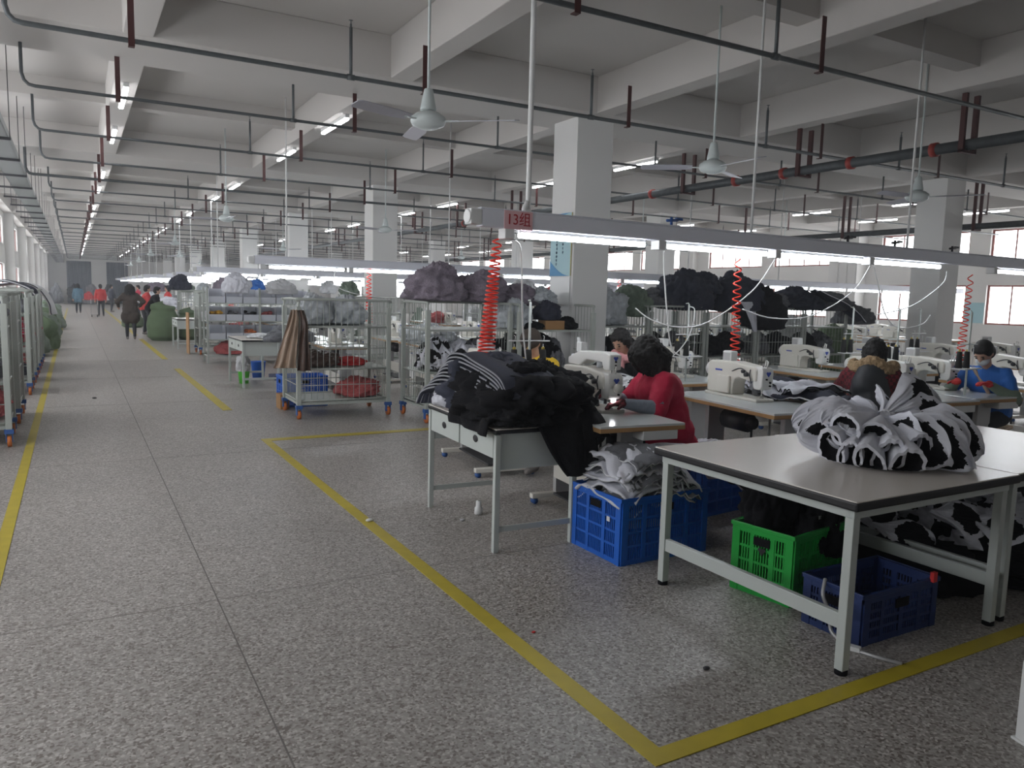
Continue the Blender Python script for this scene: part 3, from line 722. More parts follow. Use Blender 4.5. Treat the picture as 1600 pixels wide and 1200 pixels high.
# ------------------------------------------------------------------ plastic crates
def crate(W, D, H, col, name='plastic_crate', pitch=.017):
    t = empty(name, label='x', cat='crate')
    sh = MB(); T = .012
    def wall(p, q, nrm):
        p = Vector(p); q = Vector(q); d = q-p; L = d.length; d.normalize(); n_ = Vector(nrm)
        R = Matrix((d, n_, V(0, 0, 1))).transposed()
        def b(a0, a1, z0, z1, th=T): sh.box(p+d*((a0+a1)/2)+V(0, 0, (z0+z1)/2)+n_*0, (a1-a0, th, z1-z0), R)
        b(0, L, H-.045, H, T*1.4); b(0, L, 0, .03); b(0, .045, 0, H, T*1.6); b(L-.045, L, 0, H, T*1.6)
        zs = [.03+(H-.075)*k/4 for k in range(1, 4)]
        for z in zs: b(.04, L-.04, z-.007, z+.007)
        m = 3 if L > .5 else 2
        for k in range(1, m+1): b(L*k/(m+1)-.014, L*k/(m+1)+.014, 0, H, T*1.3)
        a = .05
        while a < L-.05: b(a, a+.007, .03, H-.04, T*.7); a += pitch
    wall((0, 0, 0), (W, 0, 0), (0, 1, 0)); wall((0, D, 0), (W, D, 0), (0, 1, 0)); wall((0, 0, 0), (0, D, 0), (1, 0, 0)); wall((W, 0, 0), (W, D, 0), (1, 0, 0))
    sh.bb(0, W, 0, D, 0, .012)
    sh.build('body', col, t)
    rim = MB().bb(-.014, W+.014, -.014, -.004, H-.02, H+.004).bb(-.014, W+.014, D+.004, D+.014, H-.02, H+.004).bb(-.014, -.004, -.014, D+.014, H-.02, H+.004).bb(W+.004, W+.014, -.014, D+.014, H-.02, H+.004)
    rim.build('rim', col, t, .003)
    MB().bb(-.013, -.009, D/2-.05, D/2+.05, H-.10, H-.055).build('handle_hole', 'black', t)
    MB().bb(W/2-.05, W/2+.05, -.013, -.009, H-.10, H-.055).build('handle_hole', 'black', t)
    return t
def blue_tag(t, W, H):
    MB().bb(-.012, -.010, .1, .13, H-.16, H-.13).build('paper_label', 'white_pl', t)
c1 = crate(.69, .50, .41, 'blue_pl'); c1.location = (2.80, 3.56, 0); c1.rotation_euler = (0, 0, .01); c1['label'] = 'bright blue slotted crate full of grey quilted panels beside the near table'
blue_tag(c1, .69, .41)
c2 = crate(.69, .5, .40, 'blue_pl'); c2.location = (3.98, 4.13, 0); c2.rotation_euler = (0, 0, .12); c2['label'] = 'blue crate behind, under the second sewing table'
c3 = crate(.60, .37, .385, 'green_pl'); c3.location = (3.235, 2.66, 0); c3.rotation_euler = (0, 0, .16); c3['label'] = 'green slotted crate holding black cloth under the near table'
pp = MB(); diamond(pp, 0, 0, 0, .025); o = pp.build('emblem', 'edge', c3); o.location = (-.0135, .18, .26); o.rotation_euler = (0, 0, -PI/2)
c4 = crate(.57, .33, .25, 'navy_pl'); c4.location = (3.165, 2.19, 0); c4.rotation_euler = (0, 0, .0); c4['label'] = 'dark blue low crate under the near table by its front leg'
c5 = crate(.6, .4, .42, 'blue_pl'); c5.location = (2.45, 10.62, 0); c5.rotation_euler = (0, 0, .0); c5['label'] = 'blue crate standing behind the first roll cage'
# ------------------------------------------------------------------ bin rack
t = empty('bin_rack', (2.44, 17.41, 0), 0, 'steel rack of translucent parts bins behind the small desk', 'rack')
W, D, H = 2.15, .55, 1.62
for x, y in ((0, 0), (W, 0), (0, D), (W, D), (W/2, 0)): MB().bb(x-.02, x+.02, y-.02, y+.02, 0, H).build('post', 'cage', t)
for z in (.15, .50, .90, 1.28): MB().bb(0, W, 0, D, z-.012, z+.012).build('shelf', 'cage', t)
bcol = {(0, 1): 'amber_f', (1, 1): 'dgrey_f', (2, 1): 'black', (3, 1): 'pinkred_f', (2, 0): 'orange_f', (5, 1): 'white_f'}
def binbox():
    b = empty('parts_bin', label='x', cat='bin'); w_, d_, h_ = .33, .40, .30
    MB().bb(0, w_, 0, d_, 0, .006).bb(0, .005, 0, d_, 0, h_*.95).bb(w_-.005, w_, 0, d_, 0, h_*.95).bb(0, w_, d_-.005, d_, 0, h_).build('bin_body', 'clear_pl', b)
    mb = MB(); mb.box((w_/2, -.02, h_*.22), (w_, .005, h_*.48), Matrix.Rotation(math.radians(16), 3, 'X')); mb.build('bin_front', 'clear_pl', b); return b
lv = ['bottom', 'middle', 'top']; k = 0
for j, z in enumerate((.512, .912, 1.292)):
    for i in range(6):
        x = 2.44+.035+.352*i
        once('pbin', binbox, (x, 17.45, z), 0, 'translucent parts bin on the %s shelf of the rack, %s from the left' % (lv[j], ordn[i]), 'bins on the rack')
        c = bcol.get((i, j))
        if c:
            MBo = MB()
            for q in range(14): MBo.ell((random.uniform(.05, .28), random.uniform(.03, .3), .10+random.uniform(0, .09)), (.055, .05, .03), None, 8, 6)
            o = MBo.build('small_parts', c, None, loc=(x, 17.45, z)); tag(o, '%s loose parts filling the %s bin from the left on the %s shelf' % ({'amber_f': 'amber', 'dgrey_f': 'dark grey', 'black': 'black', 'pinkred_f': 'dull red', 'orange_f': 'orange', 'white_f': 'white'}[c], ordn[i], lv[j]), 'small parts', kind='stuff')
# bucket, bag, blue pail
o = MB().lathe([(.075, 0), (.10, .24), (.108, .25), (.10, .245), (.07, .01), (0, .01)], n=24).build('bucket', 'lime_pl', None, loc=(2.47, 13.6, 0)); tag(o, 'lime green plastic bucket under the small desk', 'bucket')
mb = MB(); mb.lathe([(.1, 0), (.13, .3), (.137, .31), (.12, .3), (.09, .01), (0, .01)], n=24)
o = mb.build('pail', 'blue_pl', None, loc=(2.85, 14.3, 0)); tag(o, 'blue plastic pail behind the lime bucket', 'bucket')
o = MB().bb(0, .3, 0, .5, 0, .07).build('low_tray', 'navy_pl', None, .01, loc=(3.05, 13.9, 0)); tag(o, 'low dark blue tray on the floor by the blue pail', 'tray')
o = MB().bb(0, .02, 0, .5, 0, 1.0).build('cardboard_sheet', 'card', None, loc=(2.36, 19.9, .0)); tag(o, 'brown cardboard sheet standing left of the rack', 'cardboard')
# cardboard boxes in cages
o = MB().bb(0, .3, 0, .2, 0, .12).build('cardboard_box', 'card', None, .004, loc=(5.45, 8.72, 1.163)); tag(o, 'small brown box on the cage shelf left of the column', 'box')
o = MB().bb(0, .12, 0, .25, 0, .2).build('cardboard_box', 'card', None, .004, loc=(2.36, 10.43, .0)); tag(o, 'small brown carton between the first cage and the blue crate', 'box')
# banner and notice on the big column
t = empty('banner', (6.094, 9.40, 1.90), 0, 'pale blue vertical banner with writing on the big column', 'banner')
MB().bb(-.008, 0, -.27, .27, 0, .88).build('panel', 'banner', t)
mb = MB(); n = 16
pts = [(-.27, 0)]+[(-.27+.54*k/n, .0+.22*((1-k/n))**2) for k in range(n+1)]+[(.27, 0)]
mb.prism([(-a, b) for a, b in pts], -.0105, -.008, fn=lambda a, b, c: (c, a, b)); mb.build('wave', 'banner_b', t)
pts = [(.27, .88)]+[(.27-.54*k/n, .88-.10*((1-k/n))**1.5) for k in range(n+1)]
mb = MB().prism(pts, -.0105, -.008, fn=lambda a, b, c: (c, a, b)); mb.build('wave', 'banner_b', t)
MB().bb(-.010, -.001, -.275, -.262, 0, .88).build('gold_edge', 'banner_g', t)
for col, y in ((0, -.06), (1, .1)):
    mb = MB(); random.seed(3+col)
    for k in range(8 if col == 0 else 11):
        z = .70-.055*k
        for _ in range(4): mb.bb(-.0105, -.008, y+random.uniform(-.02, 0), y+random.uniform(.005, .02), z+random.uniform(0, .03), z+random.uniform(.031, .036))
        mb.bb(-.0105, -.008, y-.003, y+.003, z, z+.036)
    mb.build('lettering', 'ink', t)
o = MB().bb(6.088, 6.096, 9.14, 9.66, 1.42, 1.89).build('notice_board', 'white_pl'); tag(o, 'white board below the blue banner on the big column', 'board')
o = MB().bb(XR-.012, XR, 13.0, 13.55, 1.15, 1.75).build('notice_board', 'banner'); tag(o, 'pale blue notice on the window wall beside the second column', 'board')
# white carton at the lower right corner
t = empty('white_post', (3.03, 1.38, 0), -.3, 'white steel post cut by the lower right edge of the photo', 'post')
MB().bb(-.03, .03, -.03, .03, 0, .31).build('shaft', 'white_pl', t, .003); MB().bb(-.04, .04, -.04, .04, 0, .01).build('foot_plate', 'white_pl', t, .003)
# shaft and wall fixtures right
structure(MB().bb(XR-.5, XR, 17.0, 18.1, 0, ZC).bb(XR-.55, XR-.45, 17.35, 17.45, 0, ZC).bb(XR-.55, XR-.45, 17.7, 17.8, 0, ZC), 'trim_9', 'column')

for i in range(4): pass
# ------------------------------------------------------------------ cloth
def lump_mesh(name, seed, mats, two=False, flat=.62, nu=76, nv=46, fold=1.0):
    mb = MB(); vs = []; fs = []; mis = []; sd = V(seed*7.3, seed*3.1, seed*1.7)
    for j in range(nv+1):
        th = PI*j/nv
        for i in range(nu):
            ph = 2*PI*i/nu
            d = V(math.sin(th)*math.cos(ph), math.sin(th)*math.sin(ph), -math.cos(th))
            n1 = noise.noise(d*1.6+sd)
            q = V(d.x*3.2, d.y*3.2, d.z*1.4)+sd+V(1, 1, 1)*n1*1.2
            rg = 1-abs(noise.noise(q)*2); rg2 = 1-abs(noise.noise(q*2.3+V(5, 5, 5))*2)
            r = .80+.26*n1+fold*(.17*rg+.085*rg2+.04*(1-abs(noise.noise(q*5.1+V(2, 9, 4))*2)))
            p = d*r; p.z = p.z*flat
            if p.z < -.42*flat: p.z = -.42*flat+(p.z+.42*flat)*.12
            vs.append(p)
    zm = min(p.z for p in vs); vs = [V(p.x, p.y, p.z-zm) for p in vs]
    for j in range(nv):
        for i in range(nu):
            fs.append((j*nu+i, j*nu+(i+1) % nu, (j+1)*nu+(i+1) % nu, (j+1)*nu+i))
            c = (vs[fs[-1][0]]+vs[fs[-1][2]])/2
            mis.append(1 if two and noise.noise(c*2.6+sd*2) > .08 else 0)
    mb.add(vs, fs, 0, True, mis); return mb.mesh(name, mats)
_lm = {}
def lump(name, mats, seed, loc, scl, rz=0, label=None, cat='cloth', group=None, two=False, tilt=0, fold=1.0, kind=None, parent=None):
    key = (name, str(mats), seed % 3, two, fold)
    if key not in _lm: _lm[key] = lump_mesh(name, seed % 3+1, mats, two, fold=fold)
    o = bpy.data.objects.new(name, _lm[key]); C.objects.link(o)
    o.location = loc; o.scale = scl; o.rotation_euler = (tilt, tilt*.6, rz)
    if parent is None: tag(o, label, cat, group, kind)
    else: o.parent = parent
    return o
def leaf_mesh(seed, L=.55, Hh=.2, cu=.66, ru=.31, rv=.86, inner='black'):
    random.seed(seed); mb = MB(); nu, nv = 60, 44; sd = V(seed*1.9, seed*.7, 3)
    ph0 = random.uniform(0, 6)
    def surf(side):
        def fn(u, v):
            vv = v*2-1
            env = (u/.52)**1.2*.95 if u < .52 else .95
            if u > .6: env = .95*math.sqrt(max(0, 1-((u-.6)/.4)**2.2))
            edge = 1+.05*abs(math.sin(17*u+ph0))*abs(vv)**4
            h = Hh*env*edge; x = .01+L*u; z = vv*h-.02*math.sin(PI*u)
            e = 1-abs(vv)**2.5
            y = side*(.035*e*math.sin(PI*u)**.6)+.06*noise.noise(V(u*2.6, vv*1.4, 0)+sd)+.018*(1-abs(noise.noise(V(u*1.2+vv*.2, vv*6, 1)+sd)*2))*(1-u*.55)
            return V(x, y, z)
        return fn
    def mf(u, v):
        vv = v*2-1; e = math.hypot((u-cu)/ru, vv/rv); a = math.atan2(vv/rv, (u-cu)/ru)
        return 1 if e < 1-.09*abs(math.sin(7*a+ph0))-.03*math.sin(3*a+ph0) else 0
    mb.grid(surf(-1), nu, nv, mf); mb.grid(surf(1), nu, nv)
    return mb.mesh('quilted_panel', ['grey_f', inner])
LEAF = [leaf_mesh(i, .50+.03*(i % 3), .185+.012*(i % 3)) for i in range(5)]
LEAF2 = [leaf_mesh(i+9, .50+.02*i, .15+.015*i, cu=.80, ru=.14, rv=.42-.05*i) for i in range(4)]
def basis(dx, up, flip=False):
    x = Vector(dx).normalized(); z = Vector(up); z = (z-x*z.dot(x)).normalized(); y = z.cross(x)
    return Matrix((x, y, z)).transposed()
def baked_leaf(i, origin, d, up, scl, parent, sx, small):
    src = LEAF2[i % 4] if small else LEAF[i % 5]
    me = src.copy(); R = basis(d, up); c0 = Vector(origin)
    for v_ in me.vertices:
        q = c0+R @ V(v_.co.x*scl*sx, v_.co.y*scl*(-1 if small else 1), v_.co.z*scl)
        r_ = math.hypot(q.x-c0.x, q.y-c0.y)
        q.z -= .30*r_*r_
        q.x += .03*math.sin(q.z*14+i)*r_*2; q.y += .03*math.cos(q.z*11+i*2)*r_*2
        if q.z < .035: q.z = .006+.029*math.exp((q.z-.035)/.035)
        v_.co = q
    o = bpy.data.objects.new('quilted_panel', me); C.objects.link(o); o.parent = parent; return o
def leaf(i, loc, d, up, scl=1, parent=None, label=None, group=None, sx=1, small=False):
    o = bpy.data.objects.new('quilted_panel', LEAF2[i % 4] if small else LEAF[i % 5]); C.objects.link(o)
    R = basis(d, up).to_4x4()
    o.matrix_world = Matrix.Translation(loc)@R@Matrix.Diagonal((scl*sx, scl*(-1 if small else 1), scl, 1))
    if parent is not None:
        o.parent = parent
    else:
        o.name = 'padded_cloth_piece'; tag(o, label, 'cloth piece', group)
    return o
random.seed(11)
t = empty('tied_bundle', (3.74, 2.56, .79), 0, 'tied bundle of grey quilted panels with black inner faces on the near table', 'fabric bundle')
TZ = .235
# the fan on the camera's right: black faces towards the camera
for i, (az, el, sc_, lean) in enumerate([(-122, -16, .80, .2), (-106, -18, .88, .3), (-86, -17, .92, .45), (-64, -16, .95, .5), (-44, -13, 1.0, .5), (-22, -4, 1.05, .55), (4, 9, 1.12, .30), (26, 2, .86, .4), (52, -8, .8, .5)]):
    a = math.radians(az); e = math.radians(el)
    d = V(math.cos(a)*math.cos(e), math.sin(a)*math.cos(e), math.sin(e)); side = V(-math.sin(a), math.cos(a), 0)
    baked_leaf(i, (.0, 0, TZ), d, V(0, 0, 1)+side*lean, sc_*1.0, t, .92, False)
# the left part: grey backs with small black openings near the tips
for i, (az, el, sc_, lean) in enumerate([(85, -10, .78, 0), (112, -8, .8, -.1), (138, -6, .84, -.3), (158, -6, .84, -.5), (174, -8, .82, -.8), (150, 2, .8, -.9), (168, 0, .76, -1.4), (188, -2, .72, -1.8)]):
    a = math.radians(az); e = math.radians(el)
    d = V(math.cos(a)*math.cos(e), math.sin(a)*math.cos(e), math.sin(e)); side = V(-math.sin(a), math.cos(a), 0)
    baked_leaf(i, (-.01, 0, TZ), d, V(0, 0, 1)+side*lean, sc_*1.02, t, .90, True)
def pouch(i, az, el, L, w_, h_):
    a = math.radians(az); e = math.radians(el); d = V(math.cos(a)*math.cos(e), math.sin(a)*math.cos(e), math.sin(e))
    R = basis(d, V(0, 0, 1)+V(-math.sin(a), math.cos(a), 0)*(.25*math.sin(i*2.3))); sd = V(i*2.7, i, 4); c0 = V(-.01, 0, TZ)
    def pt(x, th, k):
        g = (x/L)**1.05; rg = 1-abs(noise.noise(V(math.cos(th)*2.2, math.sin(th)*2.2, x*2)+sd)*2)
        sc_ = k*(1+.10*rg+.025*math.sin(9*th+i)*(x/L)**6)
        q = c0+R @ V(x-.008*abs(math.sin(6*th))*(x/L)**8, w_*g*math.cos(th)*sc_, h_*g*math.sin(th)*sc_)
        r_ = math.hypot(q.x-c0.x, q.y-c0.y); q.z -= .25*r_*r_
        if q.z < .035: q.z = .006+.029*math.exp((q.z-.035)/.035)
        return q
    mb = MB()
    mb.grid(lambda u, v: pt(.01+(L-.01)*v, 2*PI*u, 1), 40, 26)
    mb.grid(lambda u, v: pt(L-(.0+.16*L)*v, 2*PI*u, .80-(.8*max(0, v-.6)/.4)), 40, 10, lambda u, v: 1)
    mb.grid(lambda u, v: pt(L, 2*PI*u, 1-.20*v), 40, 1)
    o = mb.build('quilted_pouch', ['grey_f', 'black'], t); return o
for i, (az, el, L, w_, h_) in enumerate(((182, -16, .43, .075, .12), (196, -20, .44, .06, .115), (209, -21, .45, .07, .12), (221, -22, .40, .07, .13), (233, -22, .44, .08, .115), (190, -2, .40, .075, .085), (210, -8, .36, .08, .08), (246, -20, .36, .07, .12))):
    pouch(i, az, el, L, w_, h_)
MB().tube([(0.03*math.cos(k), .03*math.sin(k), TZ-.01+.004*k) for k in range(8)], .006, 6).build('tie_string', 'white_f', t)
lump('core_cloth', ['grey_f'], 1, (-.02, 0, .0), (.20, .17, .26), 0, parent=t)

def sheet(name, W, D, mats, seed, dome=.08, wave=.02, th=.014, loc=(0, 0, 0), rot=(0, 0, 0), label=None, cat='cloth piece', group=None, parent=None, droop=0, n=26):
    sd = V(seed*5.1, seed*2.3, seed)
    def fn(u, v):
        x = (u-.5)*W; y = (v-.5)*D; a = (2*u-1); b = (2*v-1)
        x += .02*noise.noise(V(v*4, 0, 0)+sd); y += .02*noise.noise(V(u*4, 5, 0)+sd)
        z = dome*(1-a*a*.8-b*b*.6)+wave*noise.noise(V(u*4.5, v*2.5, 0)+sd)*1.6+wave*.6*(1-abs(noise.noise(V(u*8, v*3, 3)+sd))*3)
        z -= droop*max(0, abs(a)-.7)
        return V(x, y, z)
    mb = MB().grid(fn, n, n); o = mb.build(name, mats, parent)
    md = o.modifiers.new('thickness', 'SOLIDIFY'); md.thickness = th; md.material_offset_rim = 1 if len(mats) > 1 else 0; md.offset = 0
    o.location = loc; o.rotation_euler = rot
    if parent is None: tag(o, label, cat, group)
    return o
def drape(name, pts, width, wdir, mats, seed=1, fold=.02, th=.01, nf=3, taper=None, label=None, cat='garment', group=None, parent=None, nv=22, k=7):
    path = smooth_path(pts, k); n = len(path)-1; wd = Vector(wdir).normalized(); sd = V(seed*3.3, seed, 2)
    def fn(u, v):
        i = min(n-1, int(u*n)); f_ = u*n-i; p = path[i].lerp(path[i+1], f_)
        tg = (path[min(i+1, n)]-path[max(i-1, 0)]).normalized(); nr = wd.cross(tg).normalized()
        w_ = width*(taper(u) if taper else 1)*(1+.06*noise.noise(V(u*5, 0, 0)+sd))
        a = fold*(.35+.65*u)*(math.sin(v*PI*2*nf+2*noise.noise(V(u*2, 0, 0)+sd))+1.2*noise.noise(V(u*3, v*4, 0)+sd))
        return p+wd*((v-.5)*w_)+nr*a
    mb = MB().grid(fn, n*2, nv); o = mb.build(name, mats, parent)
    md = o.modifiers.new('thickness', 'SOLIDIFY'); md.thickness = th; md.offset = 0; md.material_offset_rim = 1 if len(mats) > 1 else 0
    if parent is None: tag(o, label, cat, group)
    return o
# --- dark garments heaped on the near desk
NP = 10
for i in range(NP):
    s = i/(NP-1); h = .15+.24*s
    z0 = .80
    pts = [(2.42+.10*s, 5.22-.03*s, z0), (2.44+.08*s, 5.18-.05*s, z0+h*.55), (2.46+.06*s, 5.02-.02*s, z0+h*.92), (2.48+.05*s, 4.82, z0+h), (2.5, 4.55, z0+h*.93), (2.5, 4.25-.04*s, z0+h*.75), (2.5, 4.12-.02*s, z0+h*.45)]
    drape('folded_jacket_piece', pts, .52-.10*s, (1, .06*s, 0), ['navy', 'rim_grey'], i, .006+.004*(i % 2), .012, 2.2,
          label='dark padded piece with pale edge stacked on the near desk, %s from bottom' % ordn[i], group='stacked padded pieces on the near desk')
lump('black_jacket', ['black'], 1, (2.55, 4.42, .787), (.42, .46, .38), .4, 'black jacket bunched on the middle of the near desk', 'garment', fold=1.2)
lump('black_jacket', ['navy'], 2, (2.52, 4.75, .80), (.36, .34, .40), 1.4, 'dark navy jacket bunched against the stack on the near desk', 'garment', fold=1.2)
lump('black_jacket', ['black'], 3, (2.78, 4.50, .80), (.34, .38, .36), 2.4, 'black jacket bunched at the far side of the near desk', 'garment', fold=1.2)
lump('black_jacket', ['black'], 4, (2.42, 4.25, .795), (.28, .20, .20), .9, 'small black garment lying over the front edge of the near desk', 'garment', fold=1.2)
drape('hanging_jacket', [(2.55, 4.75, 1.10), (2.6, 4.45, 1.06), (2.64, 4.2, .95), (2.68, 4.06, .86), (2.71, 4.0, .74), (2.75, 3.985, .60), (2.79, 3.98, .47)], .50, (1, .02, 0), ['black'], 5, .022, .014, 1.6, lambda u: 1.15-.75*u*u, label='black jacket hanging down over the front end of the near desk')
drape('hanging_jacket', [(2.72, 4.85, 1.06), (2.80, 4.5, 1.02), (2.86, 4.25, .93), (2.90, 4.1, .84), (2.91, 4.03, .78), (2.92, 4.0, .70)], .22, (1, .1, 0), ['black'], 8, .012, .02, 1.2, label='black sleeve hanging over the far corner of the near desk')
drape('hanging_jacket', [(2.5, 4.6, 1.02), (2.36, 4.5, .95), (2.26, 4.45, .86), (2.20, 4.42, .80), (2.185, 4.40, .74)], .62, (.05, 1, 0), ['black'], 9, .02, .012, 2, label='black garment hem lying over the aisle side of the near desk')
for i, (x, y, z, a) in enumerate(((2.262, 4.88, .92, .2), (2.30, 4.55, 1.0, .1), (2.5, 4.05, .97, 1.2))):
    o = MB().box((0, 0, 0), (.006, .055, .022)).build('care_label', 'white_f'); o.location = (x, y, z); o.rotation_euler = (.2, .3, a)
    tag(o, 'tiny white label on the dark garments of the near desk, %s' % ('at the left', 'in the middle', 'at the right')[i], 'label')
lump('grey_padding_piece', ['grey_f'], 2, (2.40, 5.05, .787), (.16, .13, .22), 0, 'light grey padding corner under the dark stack on the near desk', 'padding')
# --- grey panels overflowing the blue crate
for i in range(16):
    s = i/15
    sheet('quilted_piece', .60-.10*s, .46, ['grey_f', 'white_f'] if i % 3 else ['dgrey_f', 'white_f'], i+3, .06+.06*s, .034, .009, (3.12+.05*math.sin(i*2.1), 3.80+.02*math.cos(i), .335+.0135*i), (.05*math.sin(i), -.06+.02*i, .10*math.sin(i*1.7)),
          'grey quilted piece in the bright blue crate, %s layer from the bottom' % ordn[i], group='grey quilted pieces in the bright blue crate')
for i in range(7):
    x = 2.93+.035*i; y = 3.92+.012*i
    o = MB().tube(smooth_path([(x, y-.14, .42), (x-.02, y-.1, .50+.012*i), (x+.01, y, .56+.015*i), (x+.03, y+.06, .50+.012*i), (x+.02, y+.05, .42)], 6), .011, 8).build('strap_loop', 'dgrey_f' if i % 2 else 'grey_f')
    tag(o, 'padded edging loop at the left end of the bright blue crate, %s from left' % ordn[i], 'cloth loop', 'cloth loops in the bright blue crate')
drape('hanging_quilting', [(3.55, 4.02, .56), (3.7, 3.98, .58), (3.85, 3.92, .52), (3.93, 3.86, .42), (3.98, 3.82, .33)], .46, (0, 1, 0), ['grey_f', 'dgrey_f'], 2, .02, .014, 1.3, label='grey and black quilted piece hanging behind the near table corner', cat='quilted piece')
drape('quilted_piece', [(3.4, 3.9, .57), (3.62, 3.78, .55), (3.80, 3.7, .45), (3.9, 3.66, .36)], .34, (.3, 1, 0), ['black', 'grey_f'], 4, .02, .014, 1.3, label='black cloth piece with grey edge between the two blue crates', cat='quilted piece')
lump('grey_padding_piece', ['grey_f', 'black'], 2, (4.3, 4.35, .36), (.30, .22, .18), .3, 'grey and black pieces lying in the second blue crate', 'padding', two=True)
# --- black cloth in and over the green crate
lump('black_cloth', ['black'], 1, (3.46, 3.02, .22), (.24, .17, .40), .3, 'black cloth heaped at the back of the green crate', 'cloth')
lump('black_cloth', ['black'], 2, (3.62, 2.86, .20), (.22, .16, .34), .9, 'black cloth heaped at the front of the green crate', 'cloth')
lump('black_cloth', ['black'], 3, (3.84, 2.98, .05), (.13, .20, .62), .2, 'black cloth bulging over the far end of the green crate', 'cloth')
o = MB().box((0, 0, 0), (.02, .008, .02)).build('metal_snap', 'chrome'); o.location = (3.52, 2.74, .435); tag(o, 'shiny snap on the black cloth in the green crate', 'snap')
# --- heap under the tables on the right
for i, (x, y, z, sx, sy, sz, m, two) in enumerate(((4.35, 2.95, 0, .42, .40, .28, 'black', 0), (5.0, 2.85, 0, .45, .42, .30, 'black', 0), (5.6, 2.95, 0, .45, .42, .35, 'black', 0), (4.2, 2.62, 0, .26, .36, .30, 'black', 0), (4.85, 2.35, 0, .42, .26, .18, 'black', 0), (6.2, 3.2, 0, .5, .5, .6, 'black', 0),
                                             (4.65, 2.72, .17, .28, .22, .30, 'grey_f', 1), (5.15, 2.65, .17, .28, .22, .30, 'grey_f', 1), (4.3, 3.1, .20, .3, .24, .42, 'grey_f', 1), (4.95, 3.05, .2, .3, .25, .42, 'grey_f', 1), (4.05, 3.45, 0, .22, .2, .6, 'black', 0))):
    lump('cloth_heap', [m, 'black'] if two else [m], i, (x, y, z), (sx, sy, sz), i*1.3, '%s heap %s' % ('grey and black' if two else 'black', ('under the left of the second table', 'under the middle of the second table', 'under the right of the second table', 'beside the dark blue crate', 'low on the floor under the second table front', 'beyond the right edge under the machines', 'on the black heap, centre', 'on the black heap, right', 'on the black heap behind the middle leg', 'on the black heap at the far right', 'standing behind the green crate')[i]), 'cloth', two=bool(two))
for i, (x, y, z, az, el, lean) in enumerate(((3.98, 2.95, .42, -35, -10, -.9), (4.02, 2.78, .34, -50, -14, -1.2), (4.3, 2.6, .42, -20, -10, -1), (4.55, 2.55, .36, -60, -5, -1.4), (4.9, 2.6, .42, 20, -5, -1.2), (5.2, 2.45, .36, -40, -10, -1.0), (4.15, 3.1, .5, -10, 0, -.9))):
    a = math.radians(az); e = math.radians(el); d = V(math.cos(a)*math.cos(e), math.sin(a)*math.cos(e), math.sin(e))
    leaf(i, (x, y, z), d, V(0, 0, 1)+V(-math.sin(a), math.cos(a), 0)*-lean, .66, label='grey quilted panel with black face in the heap under the second table', group='quilted panels in the heap under the second table')
# strap dangling from the navy crate
o = MB().tube(smooth_path([(3.16, 2.40, .26), (3.10, 2.36, .2), (3.12, 2.33, .12), (3.08, 2.28, .05), (3.10, 2.17, .012), (3.12, 2.08, .010), (3.17, 1.98, .008)], 6), .009, 6).build('strap', 'alu'); tag(o, 'pale strap with buckle dangling from the dark blue crate to the floor', 'strap')
o = MB().box((3.10, 2.17, .015), (.035, .05, .02), .4).build('buckle', 'white_pl'); tag(o, 'small plastic buckle on the floor by the front table leg', 'buckle')
o = MB().bb(0, .03, 0, .02, 0, .05).build('red_clip', 'red_pl', None, loc=(3.66, 2.16, .24)); tag(o, 'small red clip on the rim of the dark blue crate', 'clip')
# --- pieces on the sewing tables
for i, (x, y, w_, d_, rz) in enumerate(((5.42, 4.32, .50, .60, .3), (5.42, 4.62, .6, .55, -.4), (5.55, 4.85, .55, .5, .9), (5.45, 4.45, .46, .6, 1.4))):
    sheet('cut_cloth', w_, d_, ['grey_f', 'black'] if i % 2 else ['navy', 'white_f'], i+20, .05, .045, .012, (x-.05, y, .80+.022*i), (0.05, .1*math.sin(i), rz), 'grey and black cloth panel lying right of the front machine, %s layer' % ordn[i], 'cloth piece', 'cloth panels right of the front machine')
MB_ = MB().bb(-.16, .16, -.2, .2, .73, .76)
t = empty('side_stool', (5.42, 4.55, 0), .2, 'small wooden side stand holding cloth panels right of the front machine', 'stand')
MB_.build('stand_top', 'wood_edge', t, .004)
for a in (-.12, .12):
    for b in (-.16, .16): MB().cyl((a, b, 0), (a, b, .73), .012).build('leg', 'alu', t)
lump('cut_cloth', ['grey_f', 'dgrey_f'], 1, (5.45, 4.95, .76), (.20, .15, .20), .4, 'crumpled pale grey cloth left of the fur-hooded worker', 'cloth', two=True)
lump('white_cloth', ['white_f', 'black'], 2, (4.1, 5.2, .79), (.26, .2, .16), .4, 'white and black cloth held by the worker in the pink scarf', 'cloth', two=True)
drape('black_garment_piece', [(3.80, 5.25, .80), (3.86, 5.3, .93), (4.0, 5.35, 1.0), (4.2, 5.4, .95), (4.3, 5.4, .84)], .34, (.1, 1, .2), ['black', 'white_f'], 3, .03, .016, 1, label='black panel with white edge in front of the worker in the pink scarf', cat='cloth piece')
